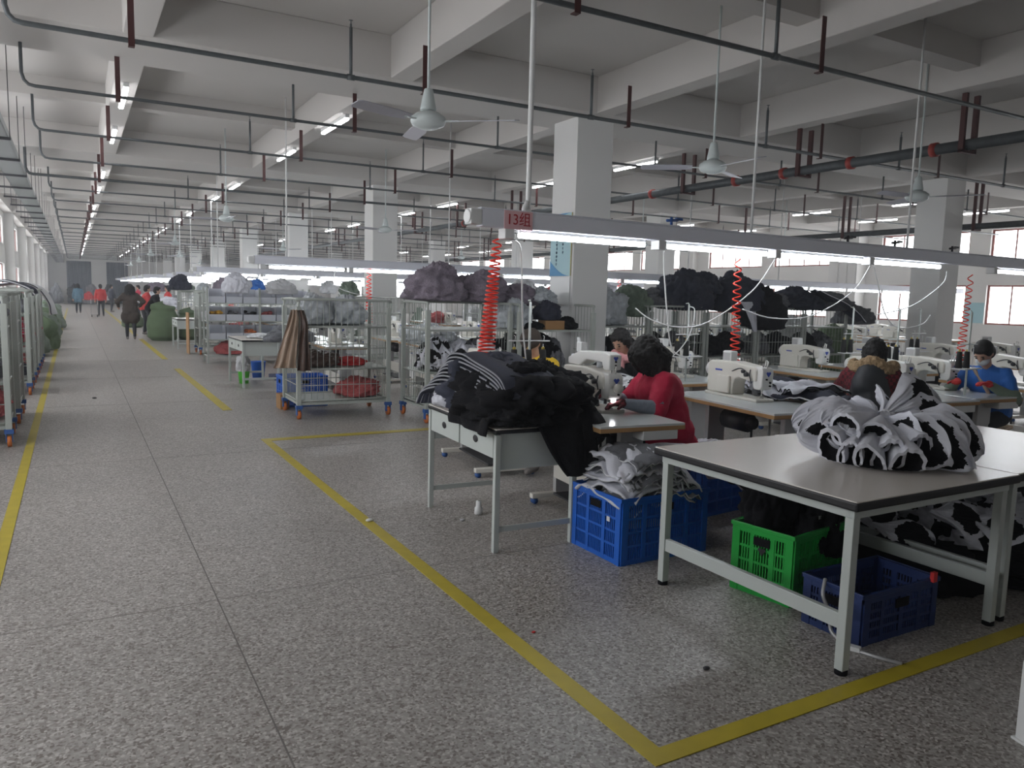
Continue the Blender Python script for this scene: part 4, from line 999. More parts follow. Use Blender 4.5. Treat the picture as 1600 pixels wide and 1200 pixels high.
# --- cage contents, near row
for i, (x, z, sx, sz, m, two) in enumerate(((4.0, .64, .24, .55, 'grey_f', 1), (4.3, .64, .26, .5, 'grey_f', 0), (4.6, .64, .26, .52, 'dgrey_f', 1), (4.78, .64, .18, .45, 'grey_f', 1), (5.15, .64, .24, .6, 'black', 0), (5.5, .64, .3, .62, 'black', 0), (5.76, .64, .17, .5, 'dgrey_f', 0))):
    lump('cage_cloth', [m, 'black'] if two else [m], i, (x, 9.05, z), (sx, .32, sz*.8), i, '%s pieces on the middle cage shelf, %s from the left' % ({'grey_f': 'pale grey', 'dgrey_f': 'dark grey', 'black': 'black'}[m], ordn[i]), 'cloth', 'cloth on the middle cage shelves', two=bool(two))
for i in range(7):
    leaf(i, (3.84+.14*i, 8.80, 1.04-.04*(i % 3)), V(.25*math.sin(i*2), -.12, -1), V(1, -.3, 0), .62, label='grey panel hanging out of the middle shelf of the second cage', group='grey panels hanging out of the second cage')
drape('black_garment_piece', [(4.0, 8.95, .72), (4.02, 8.8, .68), (4.1, 8.70, .55), (4.2, 8.68, .38)], .35, (1, .1, 0), ['black'], 3, .02, .01, 1, lambda u: 1-.6*u, label='black cloth hanging below the middle shelf of the second cage', cat='cloth piece')
lump('polybag', ['polybag'], 1, (5.1, 9.0, 1.163), (.22, .3, .42), 0, 'cloudy plastic bag on the upper shelf left of the brown box', 'bag')
lump('navy_cloth', ['navy'], 2, (5.58, 8.9, 1.28), (.2, .2, .28), 0, 'navy cloth heaped on the small brown box', 'cloth')
lump('black_cloth', ['black'], 3, (5.88, 8.9, 1.163), (.16, .2, .18), 0, 'black cloth right of the small brown box', 'cloth')
lump('black_cloth', ['black'], 1, (5.25, 8.8, 1.163), (.2, .12, .12), 0, 'low black cloth left of the small brown box', 'cloth')
lump('red_parts_bag', ['pinkred_f'], 2, (3.28, 9.95, .222), (.30, .30, .27), 0, 'clear bag of dull red pieces on the bottom deck of the first cage', 'bag')
lump('red_cloth', ['red2_f'], 1, (3.15, 9.95, .635), (.22, .2, .12), 0, 'bright red cloth on the middle shelf of the first cage', 'cloth')
lump('brown_cloth', ['stripe'], 2, (2.72, 9.9, .635), (.30, .28, .22), 0, 'dark brown cloth on the middle shelf of the first cage', 'cloth')
lump('polybag', ['polybag'], 2, (2.7, 9.98, 1.163), (.26, .3, .42), 0, 'cloudy plastic bag on the top shelf of the first cage', 'bag')
lump('polybag', ['polybag'], 3, (3.1, 10.0, 1.163), (.26, .3, .40), 1, 'clear bag on the top right of the first cage', 'bag')
# brown garment on the cage corner
o = drape('brown_satin_garment', [(2.33, 9.50, 1.36), (2.30, 9.46, 1.2), (2.26, 9.44, 1.0), (2.22, 9.43, .82), (2.19, 9.42, .66)], .24, (1, -.25, 0), ['tan_f', 'stripe'], 4, .035, .01, 2.5, lambda u: .35+.75*u, label='brown and tan satin garment hanging on the corner of the first cage')
drape('brown_satin_garment', [(2.40, 9.47, 1.36), (2.43, 9.44, 1.2), (2.42, 9.43, 1.0), (2.42, 9.42, .8), (2.42, 9.42, .62)], .14, (1, -.15, 0), ['stripe'], 6, .03, .01, 1.5, lambda u: .4+.7*u, label='dark brown half of the satin garment on the first cage corner')
# bundles on top of cages
for i, (x, y, z, sx, sy, sz, m, l) in enumerate(((4.1, 9.3, 1.50, .42, .4, .52, 'purple_f', 'grey mauve bundle on the cage top left of the coil hose'), (4.75, 9.3, 1.50, .38, .36, .45, 'purple_f', 'grey mauve bundle just behind the first coil hose'), (5.35, 9.35, 1.46, .3, .3, .32, 'purple_f', 'low mauve bundle right of the first coil hose'), (5.74, 9.3, 1.50, .20, .3, .25, 'polybag', 'pale bag on the cage top beside the column'),
                     (7.55, 10.25, 1.16, .46, .35, .66, 'polybag', 'clear grey bag on the cage right of the big column'), (8.1, 10.3, 1.30, .40, .33, .55, 'greengrey_f', 'green grey bag on the cage right of the big column'), (8.6, 10.35, 1.47, .34, .3, .34, 'dgrey_f', 'crumpled grey bag top between the cages'),
                     (9.15, 10.2, 1.42, .56, .42, .74, 'navy', 'big dark navy clothes heap on the cage left of the coil hose'), (9.6, 10.25, 1.7, .38, .34, .42, 'navy', 'upper dark clothes heap left of the coil hose'), (10.35, 10.2, 1.40, .52, .42, .76, 'navy', 'big dark clothes heap right of the coil hose'), (10.7, 9.8, 1.1, .44, .28, .80, 'black', 'black clothes heap hanging over the cage right of the coil hose'),
                     (11.2, 10.2, 1.46, .42, .4, .36, 'dgrey_f', 'dark grey clothes on the cage right of the coil hose'), (11.9, 10.2, 1.46, .60, .4, .46, 'navy', 'navy clothes heap under the third lamp'), (12.8, 10.2, 1.46, .5, .4, .40, 'dgrey_f', 'grey and navy cloth heap by the second column'), (13.7, 10.2, 1.2, .4, .4, .4, 'dgrey_f', 'grey cloth heap right of the dark ones'))):
    lump('clothes_heap', [m, 'grey_f'] if m == 'navy' and i % 2 else [m], i, (x, y, z), (sx, sy, sz), i*.9, l, 'cloth heap', two=False)
for i, x in enumerate((7.25, 7.8, 8.5, 9.05, 9.75, 10.3, 11.0, 11.5, 12.25, 12.8)):
    lump('cage_cloth', ['black' if i % 3 else 'dgrey_f'], i, (x, 10.25, .64), (.25, .30, .43), i, 'dark cloth on the middle shelves right of the big column, %s from left' % ordn[i], 'cloth', 'dark cloth in the cages right of the column')
drape('grey_cloth_tail', [(10.2, 9.75, 1.6), (10.27, 9.72, 1.45), (10.37, 9.72, 1.25), (10.42, 9.72, 1.08)], .34, (1, 0, 0), ['grey_f', 'navy'], 3, .02, .01, 1, lambda u: 1-.8*u, label='grey pointed cloth tail hanging right of the coil hose', cat='cloth piece')
drape('grey_cloth_tail', [(12.1, 9.9, 1.85), (12.4, 9.78, 1.70), (12.9, 9.7, 1.5), (13.2, 9.68, 1.28)], .5, (.3, .6, 0), ['navy', 'grey_f'], 5, .04, .02, 1.5, label='navy and grey cloth spilling over the cage by the second column', cat='cloth piece')
# left cages: red and dark fabrics
random.seed(5)
for ci, y in enumerate((8.87, 10.35, 13.0, 14.6, 16.2, 17.6)):
    for z in (.222, .635, 1.163):
        for x in (-1.45, -.93):
            m = random.choice(['pinkred_f', 'navy', 'pinkred_f', 'dgrey_f', 'red_f', 'greengrey_f'])
            lump('folded_fabric', [m], ci, (x, y+.42, z), (.24, .34, random.uniform(.28, .4) if z > .3 else .38), random.random()*3, 'coloured fabric stuffed on a shelf of the left cages', 'cloth', 'fabrics in the left cages')
drape('navy_cloth', [(-1.5, 14.9, 1.52), (-1.2, 14.9, 1.62), (-.9, 14.9, 1.62), (-.62, 14.9, 1.52), (-.55, 14.9, 1.42)], .6, (0, 1, 0), ['navy', 'white_f'], 3, .03, .02, 1, label='navy cloth draped over the fourth left cage', cat='cloth piece')
drape('navy_cloth', [(-1.3, 18.3, 1.55), (-.9, 18.4, 1.60), (-.6, 18.5, 1.48), (-.42, 18.6, 1.2), (-.38, 18.7, .98)], .9, (0, 1, 0), ['white_f', 'navy'], 6, .05, .02, 1.5, label='pale and navy cloth hanging over the sixth left cage towards the aisle', cat='cloth piece')
lump('floral_cloth', ['pinkred_f'], 1, (-1.2, 9.3, 1.50), (.4, .3, .14), 0, 'red floral cloth lying on top of the nearest left cage', 'cloth')
for i, (x, y, s) in enumerate(((-1.1, 20.2, .6), (-1.0, 21.8, .62), (-1.15, 23.4, .6), (-1.0, 25.2, .66), (-1.2, 27, .7), (-1.1, 29.2, .7), (-1.0, 32, .7), (-1.2, 35, .62), (-1.2, 39, .66), (-1.2, 44, .66))):
    lump('green_sack', ['green_sack' if i % 3 else 'greengrey_f'], i, (x, y, 0), (s, s*1.1, 1.15-.03*i), i, 'green woven sack against the left wall beyond the cages', 'sack', 'green sacks along the left wall', fold=.5)

# ------------------------------------------------------------------ big green sack by the aisle
def sack(name, loc, s, h, label):
    mb = MB(); nu, nv = 48, 30
    def fn(u, v):
        a = 2*PI*u; prof = [(0, .70), (.12, 1.0), (.35, 1.02), (.6, .92), (.74, .78), (.80, .70), (.86, .76), (.94, .70), (1, .0)]
        for k in range(len(prof)-1):
            if prof[k][0] <= v <= prof[k+1][0]:
                f_ = (v-prof[k][0])/(prof[k+1][0]-prof[k][0]); f_ = f_*f_*(3-2*f_); r = prof[k][1]*(1-f_)+prof[k+1][1]*f_; break
        r *= 1+.09*noise.noise(V(math.cos(a)*1.5, math.sin(a)*1.5, v*3)+V(loc[0], 0, 0))+.04*math.sin(a*7+v*4)*v
        return V(r*s*math.cos(a), r*s*math.sin(a)*.9, h*v-(.0 if v < .9 else .06*h*math.cos(a)*((v-.9)*10)))
    mb.grid(fn, nu, nv); o = mb.build(name, 'green_sack'); o.location = loc; tag(o, label, 'sack'); return o
sack('green_sack', (2.30, 25.3, 0), .46, 1.12, 'big bulging green woven sack standing by the aisle')
sack('green_sack', (3.1, 25.6, 0), .44, .95, 'smaller green woven sack right of the big one')
sack('green_sack', (1.95, 33.5, 0), .4, .55, 'low green sack farther up the aisle')
sack('green_sack', (14.2, 11.0, 0), .5, 1.15, 'green woven sack by the second column on the right')
# ------------------------------------------------------------------ coloured heaps along far lines
random.seed(9)
cols = ['grey_f', 'white_f', 'pinkred_f', 'dgrey_f', 'navy', 'blue_f', 'polybag', 'purple_f', 'greengrey_f', 'red2_f']
for y, x1, zz in ((12.0, 14, .79), (16.8, 13, 1.5), (19.9, 10, .79), (24.8, 9, .0), (26.4, 9, 1.5), (29.6, 8, .8), (34.4, 7, 1.4), (37.5, 7, .8), (43, 7, .8), (47, 7, .8), (52, 7, .6), (58, 7, .6), (66, 7, .6)):
    x = 2.9 if y < 55 else .8
    while x < x1:
        s = random.uniform(.25, .5)
        m = random.choice(cols if y > 15 else ['white_f', 'grey_f', 'dgrey_f', 'polybag'])
        if y > 16 or random.random() < .5:
            if not (5.6 < x < 7.2): lump('fabric_heap', [m], random.randint(0, 2), (x+(1.4 if zz < .1 and y < 30 else 0), y+random.uniform(-.2, .2), zz if zz != .79 else .787), (s, s*.8, random.uniform(.3, .6)*(2 if zz < .1 else 1)), random.random()*6, 'coloured fabric heap on a distant sewing line', 'cloth heap', 'fabric heaps on the distant lines')
        x += s*2.1+random.uniform(0, .8)
for i, x in enumerate((-.8, .05, .9, 1.75)):
    lump('dark_fabric_pile', ['black' if i % 2 else 'dgrey_f'], i, (x*1.5-.1, 73.5, 0), (.5, .5, 1.7), i, 'dark heap of goods in front of the far curtain', 'cloth heap', 'dark goods at the far wall')
# debris on the floor
for i, (x, y, m, s) in enumerate(((2.35, 4.8, 'white_f', .02), (1.86, 3.0, 'red_pl', .012), (2.35, 2.35, 'darkmetal', .018), (.2, 12.3, 'darkmetal', .03), (1.75, 5.05, 'white_pl', .03))):
    o = MB().ell((x, y, s*.4), (s, s*.7, s*.4), None, 8, 6).build('floor_scrap', m); tag(o, ['white lint scrap on the floor near the desk leg', 'tiny red scrap on the bare floor inside the yellow line', 'dark scrap on the floor near the table leg', 'dark scuff scrap in the aisle', 'white scrap just inside the yellow line'][i], 'scrap')
o = MB().lathe([(.02, 0), (.03, .005), (.03, .05), (.02, .06), (.02, .1)], n=12).build('thread_spool', 'white_pl', None, loc=(2.53, 4.9, 0)); tag(o, 'white spool standing on the floor under the near desk', 'spool')
o = MB().lathe([(.045, 0), (.045, .18), (.02, .22), (.02, .25), (0, .25)], n=16).build('green_bottle', 'greenglass', None, loc=(4.75, 5.4, 0)); tag(o, 'green bottle-like item under the second sewing table', 'bottle')

lump('red_goods', ['pinkred_f'], 1, (2.95, 17.70, .17), (.34, .17, .34), 0, 'dull red goods in the open bottom of the rack, left', 'cloth')
lump('red_goods', ['pinkred_f'], 2, (3.8, 17.70, .17), (.34, .17, .34), 1, 'dull red goods in the open bottom of the rack, right', 'cloth')
lump('white_cloth', ['white_f'], 2, (2.72, 13.35, .787), (.22, .22, .09), .5, 'flat white cloth on the small desk', 'cloth')
lump('white_bag', ['white_f'], 1, (2.45, 13.58, .2), (.12, .11, .33), .5, 'white plastic bag stuffed in the lime bucket', 'bag')
# ------------------------------------------------------------------ people
def organic(name, prims, m, parent, voxel=.012, smooth=4):
    mb = MB()
    for p in prims:
        if p[0] == 'c':
            a, b, r0, r1 = Vector(p[1]), Vector(p[2]), p[3], p[4]; d = b-a; L = d.length
            if L < 1e-5: mb.ell(a, (r0,)*3); continue
            d.normalize(); path = []; rs = []
            for k in range(5): th = PI/2*(1-k/4); path.append(a-d*r0*math.sin(th)); rs.append(max(.001, r0*math.cos(th)))
            for k in range(5): th = PI/2*k/4; path.append(b+d*r1*math.sin(th)); rs.append(max(.001, r1*math.cos(th)))
            mb.tube(path, rs, 14)
        else: mb.ell(p[1], p[2], p[3] if len(p) > 3 else None, 18, 14)
    o = mb.build(name, m, parent)
    md = o.modifiers.new('remesh', 'REMESH'); md.mode = 'VOXEL'; md.voxel_size = voxel; md.use_smooth_shade = True
    if smooth: s = o.modifiers.new('smooth', 'SMOOTH'); s.iterations = smooth; s.factor = .5
    return o
def ik(S, W, la, lb, hint):
    S = Vector(S); W = Vector(W); d = W-S; D = min(d.length, la+lb-.005); dn = d.normalized()
    a = (la*la-lb*lb+D*D)/(2*D); h = math.sqrt(max(0, la*la-a*a)); hn = Vector(hint); hn = (hn-dn*hn.dot(dn)).normalized()
    return S+dn*a+hn*h
def hand_prims(W, d, palm_n, curl=.5, side=1):
    """five fingers and a thumb leaving the side of the palm"""
    d = Vector(d).normalized(); n_ = Vector(palm_n); n_ = (n_-d*n_.dot(d)).normalized(); s = d.cross(n_).normalized()*side
    R = Matrix((d, s, n_)).transposed(); W = Vector(W); pr = [('e', W+d*.045, (.050, .041, .017), R)]
    for k, (off, L) in enumerate(((-.030, .062), (-.010, .074), (.011, .070), (.030, .054))):
        b = W+d*.082+s*off; d1 = (d*math.cos(curl*.5)+n_*math.sin(curl*.5)); d2 = (d*math.cos(curl*1.5)+n_*math.sin(curl*1.5))
        m = b+d1*L*.55; e = m+d2*L*.45; pr += [('c', b, m, .0092, .0084), ('c', m, e, .0084, .0070)]
    b = W+d*.02-s*.035; td = (d*.75-s*.6+n_*.35).normalized(); m = b+td*.035; e = m+(td+d*.3+n_*.2).normalized()*.03
    pr += [('c', b, m, .012, .0105), ('c', m, e, .0105, .0085)]
    return pr
def person(label, base, face, pel, lean, head_fwd, look, hands, knees, ankles, jacket, trousers, hair='short', voxel=.012, sleeve=None, glove=None, scale=1.0, coat_len=.12, group=None, shoe='shoe', arm_hint=None, extras=None, jvox=.018, bulk=1.0, hem=False):
    f = V(math.cos(face), math.sin(face), 0); r = V(math.sin(face), -math.cos(face), 0)
    t = empty('person', base, 0, label, 'person', group)
    P = lambda a, b, c: r*a+f*b+V(0, 0, c)
    pelv = P(0, pel[0], pel[1]); chest = P(0, pel[0]+lean*.36, pel[1]+.36*math.sqrt(max(.1, 1-lean*lean))); neck = P(0, pel[0]+lean*.50, pel[1]+.49*math.sqrt(max(.1, 1-lean*lean)))
    hc = neck+P(0, head_fwd, .155)
    lf = (f*math.cos(look)-V(0, 0, 1)*math.sin(look)); up = (V(0, 0, 1)*math.cos(look)+f*math.sin(look)); HR = Matrix((r, lf, up)).transposed()
    Hp = lambda a, b, c: hc+HR @ V(a, b, c)
    tor = (chest-pelv).normalized(); TR = Matrix((r, tor.cross(r)*-1, tor)).transposed()
    prims = [('e', pelv, (.155, .115, .12), TR), ('e', (pelv+chest)/2, (.13, .10, .17), TR), ('e', chest, (.165, .105, .15), TR), ('c', chest+tor*.06, neck, .075, .052), ('c', neck-V(0, 0, .02), Hp(0, -.01, -.03), .052, .052),
             ('e', Hp(0, 0, .015), (.073, .092, .108), HR), ('e', Hp(0, .028, -.055), (.052, .055, .055), HR), ('e', Hp(0, .096, -.012), (.012, .016, .018), HR), ('c', Hp(0, .085, .02), Hp(0, .1, -.01), .008, .011),
             ('e', Hp(.075, -.005, -.005), (.010, .018, .028), HR), ('e', Hp(-.075, -.005, -.005), (.010, .018, .028), HR)]
    jk = [('e', pelv+tor*.03, (.19*bulk, .155*bulk, .15), TR), ('e', (pelv+chest)/2, (.18*bulk, .145*bulk, .18), TR), ('e', chest, (.195*bulk, .14*bulk, .15), TR), ('e', chest+tor*.09, (.17*bulk, .10, .07), TR), ('c', chest+tor*.1, neck+tor*.01, .09, .068)]
    sl = []; gl = []
    for s_, hd in zip((-1, 1), hands):
        S = chest+r*s_*.165+tor*.085; Wt = P(*hd[:3]); hint = (arm_hint or (P(s_*.6, -.3, -1)))
        E = ik(S, Wt, .27, .245, P(s_*.7, -.2, -.8) if arm_hint is None else arm_hint)
        W = E+(Wt-E).normalized()*min((Wt-E).length, .245)
        prims += [('c', S, E, .05, .038), ('c', E, W, .038, .026)]
        hp = hand_prims(W, (Wt-E)*.7+P(0, .12, hd[3] if len(hd) > 3 else -.03), V(0, 0, -1), .6, s_)
        prims += hp
        if glove: gl.append([(q[0], q[1], tuple(a+.004 for a in q[2]), *q[3:]) if q[0] == 'e' else (q[0], q[1], q[2], q[3]+.003, q[4]+.003) for q in hp]+[('c', W-(W-E).normalized()*.05, W+(W-E).normalized()*.02, .036, .034)])
        jk += [('e', S-tor*.01, (.075*bulk, .075*bulk, .075), None), ('c', S, E, .070*bulk, .060*bulk)]
        if sleeve: sl.append([('c', E-(E-S)*.15, E, .068, .064), ('c', E, W, .064, .038)]); jk += [('c', E, E+(W-E)*.12, .058, .05)]
        else: jk += [('c', E, W-(W-E)*.06, .058*bulk, .042*bulk)]
    if hem: jk += [('e', pelv-f*.05-V(0, 0, .12), (.205, .185, .20), None), ('e', pelv+f*.12-V(0, 0, .03), (.19, .20, .12), None)]
    tr = []; sh = []
    for s_, kn, an in zip((-1, 1), knees, ankles):
        H = pelv+r*s_*.085-V(0, 0, .02); K = P(*kn); A = P(*an)
        prims += [('c', H, K, .075, .052), ('c', K, A, .050, .034), ('c', A, A+f*.12-V(0, 0, .035), .035, .025)]
        tr += [('c', H, K, .094, .066), ('c', K, A+V(0, 0, .02), .064, .046)]
        z0 = A.z-.045
        sh.append([('c', A-V(0, 0, .02)-f*.02, A-V(0, 0, .03)+f*.13, .042, .034), ('c', A-V(0, 0, .035)+f*-.03, A-V(0, 0, .035)+f*.15, .032, .030)])
        if coat_len > .3: jk += [('e', (H+K)/2+V(0, 0, .02), (.15*bulk, .13*bulk, .22), None)]
        elif coat_len > .15: jk += [('c', H, H.lerp(K, .45), .115, .105)]
    tr += [('e', pelv-V(0, 0, .01), (.165, .13, .13), TR)]
    b = organic('body', prims, 'skin', t, voxel, 3)
    jo = organic('jacket', jk, jacket, t, jvox, 12)
    tx = bpy.data.textures.get('folds') or bpy.data.textures.new('folds', 'CLOUDS'); tx.noise_scale = .09
    md = jo.modifiers.new('folds', 'DISPLACE'); md.texture = tx; md.strength = .035; md.mid_level = .45
    organic('trousers', tr, trousers, t, jvox, 4); [organic('shoe', q, shoe, t, .012, 2) for q in sh]
    for q in sl: organic('sleeve_cover', q, sleeve, t, .012, 3)
    for q in gl: organic('glove', q, glove, t, .006, 1)
    eye = MB()
    for s_ in (-1, 1): eye.ell(Hp(s_*.030, .084, .012), (.013, .007, .005), HR, 10, 6); eye.ell(Hp(s_*.030, .085, .034), (.018, .006, .004), HR, 10, 6)
    eye.build('eyes', 'hair', t)
    MB().ell(Hp(0, .079, -.056), (.021, .009, .006), HR, 10, 6).build('mouth', 'lip', t)
    hr = [('e', Hp(0, -.018, .035), (.088, .098, .098), HR), ('e', Hp(0, -.045, -.015), (.086, .075, .09), HR), ('e', Hp(0, .045, .085), (.07, .045, .035), HR)]
    if hair == 'long':
        hr += [('e', Hp(0, -.03, .03), (.102, .112, .105), HR)]
        for k in range(19):
            a = PI*(-.26+1.52*k/18); x = math.cos(a)*.098; y = -math.sin(a)*.088
            p0 = Hp(x, y-.01, .03); p1 = Hp(x*1.22, y*1.15-.02, -.11); p2 = p1+V(0, 0, -.15-.04*(k % 3))+f*(.03 if k % 2 else .0)+r*x*.2
            hr += [('c', p0, p1, .036, .030+.004*(k % 2)), ('c', p1, p2, .030, .010)]
        for sx_ in (-1, 1): hr += [('e', Hp(sx_*.074, .06, -.03), (.034, .070, .13), HR)]
    elif hair == 'pony': hr += [('c', Hp(0, -.10, .0), Hp(0, -.13, -.14), .035, .02)]
    elif hair == 'bob':
        for k in range(11):
            a = PI*(.02+.96*k/10); x = math.cos(a)*.078; y = -math.sin(a)*.07
            hr += [('c', Hp(x, y, .02), Hp(x*1.05, y*1.05, -.09), .032, .022)]
    h = organic('hair', hr, 'hair', t, .008, 2)
    if hair in ('long', 'bob'):
        tx = bpy.data.textures.get('strands') or bpy.data.textures.new('strands', 'CLOUDS'); tx.noise_scale = .022
        md = h.modifiers.new('strands', 'DISPLACE'); md.texture = tx; md.strength = .028; md.mid_level = .5
    if extras: extras(t, P, Hp, HR, neck, chest, pelv, r, f)
    return t, dict(head=hc)
def stool(x, y, h, rz, label):
    t = empty('stool', (x, y, 0), rz, label, 'stool')
    MB().bb(-.17, .17, -.14, .14, h-.03, h).build('seat', 'wood_edge', t, .006)
    for a in (-.13, .13):
        for b in (-.1, .1): MB().cyl((a, b, 0), (a*.95, b*.95, h-.03), .012).build('leg', 'darkmetal', t)
    MB().tube([(-.13, -.1, .15), (.13, -.1, .15), (.13, .1, .15), (-.13, .1, .15), (-.13, -.1, .15)], .008, 6).build('foot_ring', 'darkmetal', t)
SEAT = .44
seated_k = ((-.12, .40, .50), (.12, .40, .50)); seated_a = ((-.13, .40, .09), (.13, .40, .09))
# woman in the crimson coat: faces the aisle, hands at the needle of the tall machine
stool(4.02, 4.42, SEAT, .1, 'stool under the red-coated worker')
person('seated person in crimson coat with long black hair and grey sleeve covers, sewing', (3.96, 4.50, 0), PI-.35, (0, SEAT+.12), .26, .08, .75,
       ((-.34, .47, .855), (.08, .46, .865)), seated_k, seated_a, 'red_f', 'jeans', 'long', .010, 'sleeve_f', 'plaid', coat_len=.2, bulk=1.28, hem=True)
# woman in the pink scarf, facing the aisle and looking down
def scarf(m):
    def fn(t, P, Hp, HR, neck, chest, pelv, r, f):
        pr = []
        for k in range(12):
            a = 2*PI*k/12; b = 2*PI*(k+1)/12
            q = lambda a: neck+r*math.cos(a)*.088+f*(math.sin(a)*.085+.02)+V(0, 0, .02+.025*math.sin(2*a))
            pr.append(('c', q(a), q(b), .042, .042))
        pr += [('c', neck+f*.10-r*.02, chest+f*.14-V(0, 0, .08)-r*.03, .04, .03), ('c', neck+f*.10+r*.04, chest+f*.13-V(0, 0, .02)+r*.07, .038, .028)]
        organic('scarf', pr, m, t, .010, 2)
    return fn
stool(4.78, 6.0, SEAT, .3, 'stool under the worker in the pink scarf')
person('seated person in a pink scarf with short black hair looking down', (4.72, 5.95, 0), PI+.35, (0, SEAT+.12), .25, .08, .6,
       ((-.12, .40, .90), (.14, .38, .92)), seated_k, seated_a, 'black', 'jeans', 'bob', .009, extras=scarf('pink_f'))
# worker in yellow behind the tall machine
def cap(t, P, Hp, HR, neck, chest, pelv, r, f):
    organic('knit_cap', [('e', Hp(0, -.01, .05), (.098, .11, .09), HR)], 'brown_f', t, .01, 2)
stool(4.02, 6.35, SEAT, .3, 'stool under the worker in the yellow jacket')
person('seated person in a yellow jacket with magenta gloves behind the thread stand', (3.82, 6.15, 0), -2.55, (0, SEAT+.12), .35, .08, .7,
       ((-.15, .40, .92), (.16, .40, .90)), seated_k, seated_a, 'yellow_f', 'jeans', 'short', .012, glove='mag_f', extras=cap)
# fur hooded worker, back to the camera
def furhood(t, P, Hp, HR, neck, chest, pelv, r, f):
    pr = []; fr = []
    pr += [('e', neck-f*.10-V(0, 0, .03), (.15, .12, .12), None), ('e', chest-f*.05, (.20, .14, .17), None), ('c', chest-f*.02, pelv+V(0, 0, .02), .175, .19)]
    organic('hooded_vest', pr, 'dgrey_vest', t, .014, 4)
    for k in range(12):
        a = PI*(1.02+.96*k/11)
        q = neck+r*math.cos(a)*.16+f*(math.sin(a)*.16+.02)+V(0, 0, .045+.035*math.sin(a*3))
        fr.append(('e', q, (.052, .052, .055), None))
    o = organic('fur_trim', fr, 'fur', t, .008, 1)
    tx = bpy.data.textures.new('furnoise', 'CLOUDS'); tx.noise_scale = .02
    md = o.modifiers.new('d', 'DISPLACE'); md.texture = tx; md.strength = .03; md.mid_level = .4
M['dgrey_vest'] = mat('dark_grey_vest', (.03, .033, .04), .55, bump=.3, bump_s=20)
stool(6.06, 4.28, SEAT, .3, 'stool under the fur-hooded worker')
person('seated person in dark vest with tan fur hood and dark red plaid sleeves', (6.04, 4.28, 0), .55, (0, SEAT+.12), .32, .10, .5,
       ((-.20, .50, .86), (.16, .46, .86)), ((-.12, .36, .50), (.12, .36, .50)), ((-.13, .36, .09), (.13, .36, .09)), 'plaid', 'jeans', 'bob', .012, extras=furhood, bulk=1.15)
# masked worker in blue
def maskx(t, P, Hp, HR, neck, chest, pelv, r, f):
    MB().ell(Hp(0, .052, -.045), (.060, .060, .045), HR, 18, 12).build('face_mask', 'mask', t)
    organic('apron_strap', [('c', neck+r*.09+f*.06, chest+f*.15-V(0, 0, .1)-r*.08, .018, .018)], 'tan_f', t, .009, 1)
stool(7.92, 4.22, SEAT, .3, 'stool under the worker in the blue jacket')
person('seated person in bright blue jacket and pale face mask looking down', (7.86, 4.22, 0), PI+.1, (0, SEAT+.12), .38, .09, .75,
       ((-.14, .40, .88), (.16, .42, .88)), seated_k, seated_a, 'blue_f', 'jeans', 'short', .012, sleeve='greengrey_f', glove='red2_f', extras=maskx)
# walkers in the aisle
def walk(label, x, y, face, jacket, hair, step, coat, arms=None, trousers='jeans', lean=.03, bulk=1.0, shoe='shoe'):
    a = arms or ((-.24, .02, .78), (.24, .10, .80))
    person(label, (x, y, 0), face, (0, .88), lean, .01, .1, a, ((-.09, step*.5+.03, .48), (.09, -step*.3+.04, .48)), ((-.09, step*.6, .08), (.09, -step*.7, .10)), jacket, trousers, hair, .016, coat_len=coat, shoe=shoe, bulk=bulk, jvox=.02)
walk('person in a long dark brown hooded coat walking away up the aisle', 1.43, 25.5, PI/2, 'brown_f', 'long', .22, .4, ((-.30, .14, .98), (.26, .10, 1.0)), bulk=1.15)
walk('person in a red jacket pushing a small trolley far up the aisle', 1.16, 44.5, PI/2+.1, 'red2_f', 'short', .2, .12)
walk('person in a grey blue coat at the far end of the aisle', .18, 49.2, PI/2, 'teal_f', 'bob', .1, .25)
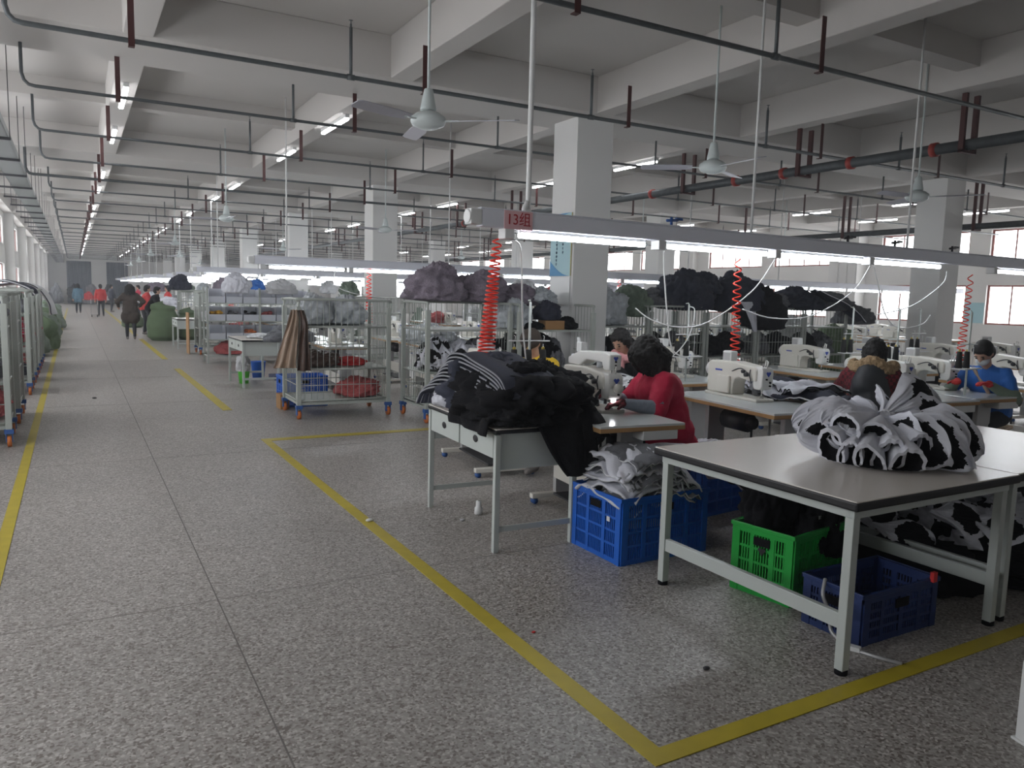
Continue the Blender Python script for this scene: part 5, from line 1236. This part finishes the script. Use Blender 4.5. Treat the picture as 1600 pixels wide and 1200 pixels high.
walk('person in dark navy bending beside the big green sack', 2.03, 26.6, -.15, 'black', 'short', .05, .12, ((-.18, .45, .88), (.18, .40, .90)), lean=.45)
walk('person in a red top just behind the one bending by the sack', 1.98, 28.0, .1, 'red2_f', 'short', .05, .12, ((-.18, .35, .95), (.18, .3, .9)), lean=.2)
walk('person in a red top beside a distant fabric table', 3.2, 33, PI, 'red2_f', 'bob', .05, .12)
walk('person in dark clothes standing near the far aisle tables', 1.9, 52, .3, 'navy', 'short', .05, .12)
walk('person in red standing deep in the far hall', 3.0, 46, PI, 'red_f', 'short', .05, .12)
t = empty('hand_trolley', (.86, 44.3, 0), 0, 'small hand trolley pushed by the person in the red jacket', 'trolley')
MB().bb(-.15, .15, -.25, .25, .12, .15).build('deck', 'alu', t); MB().tube([(-.15, -.25, .15), (-.15, -.27, .9), (.15, -.27, .9), (.15, -.25, .15)], .012, 6).build('handle', 'alu', t)
for a in (-.12, .12):
    for b in (-.2, .2): MB().cyl((a-.015, b, .06), (a+.015, b, .06), .06, n=12).build('wheel', 'black', t)
# items near workers
o = MB().bb(-.05, .05, -.04, .04, 0, .14).build('white_box', 'white_pl', None, .004, loc=(3.30, 5.85, .787)); tag(o, 'small white box on the facing table behind the dark pile', 'box')
o = MB().bb(-.09, .09, -.03, .03, 0, .12).build('control_unit', 'white_pl', None, .01, loc=(3.13, 5.83, .787)); tag(o, 'white control unit with red top behind the dark pile', 'control unit')
o = MB().bb(-.04, .04, -.03, .03, 0, .05).build('red_knob_box', 'red_pl', None, .01, loc=(3.2, 5.98, .787)); tag(o, 'small red box behind the dark pile', 'box')
# blue screen on the machine in front of the blue-jacketed worker
mm = [o for o in bpy.data.objects if o.name.startswith('sewing_machine') and abs(o.location.x-6.78) < .1 and o.location.y < 5.2][0]
mm['label'] = 'cream sewing machine with a small blue screen right of the fur-hooded worker'
if 'group' in mm: del mm['group']
q = MB().bb(-.05, .05, -.02, .02, .30, .40).build('touch_screen', 'white_pl', mm, .006)
MB().bb(-.04, .04, -.023, -.0205, .315, .385).build('display', 'screen', q)
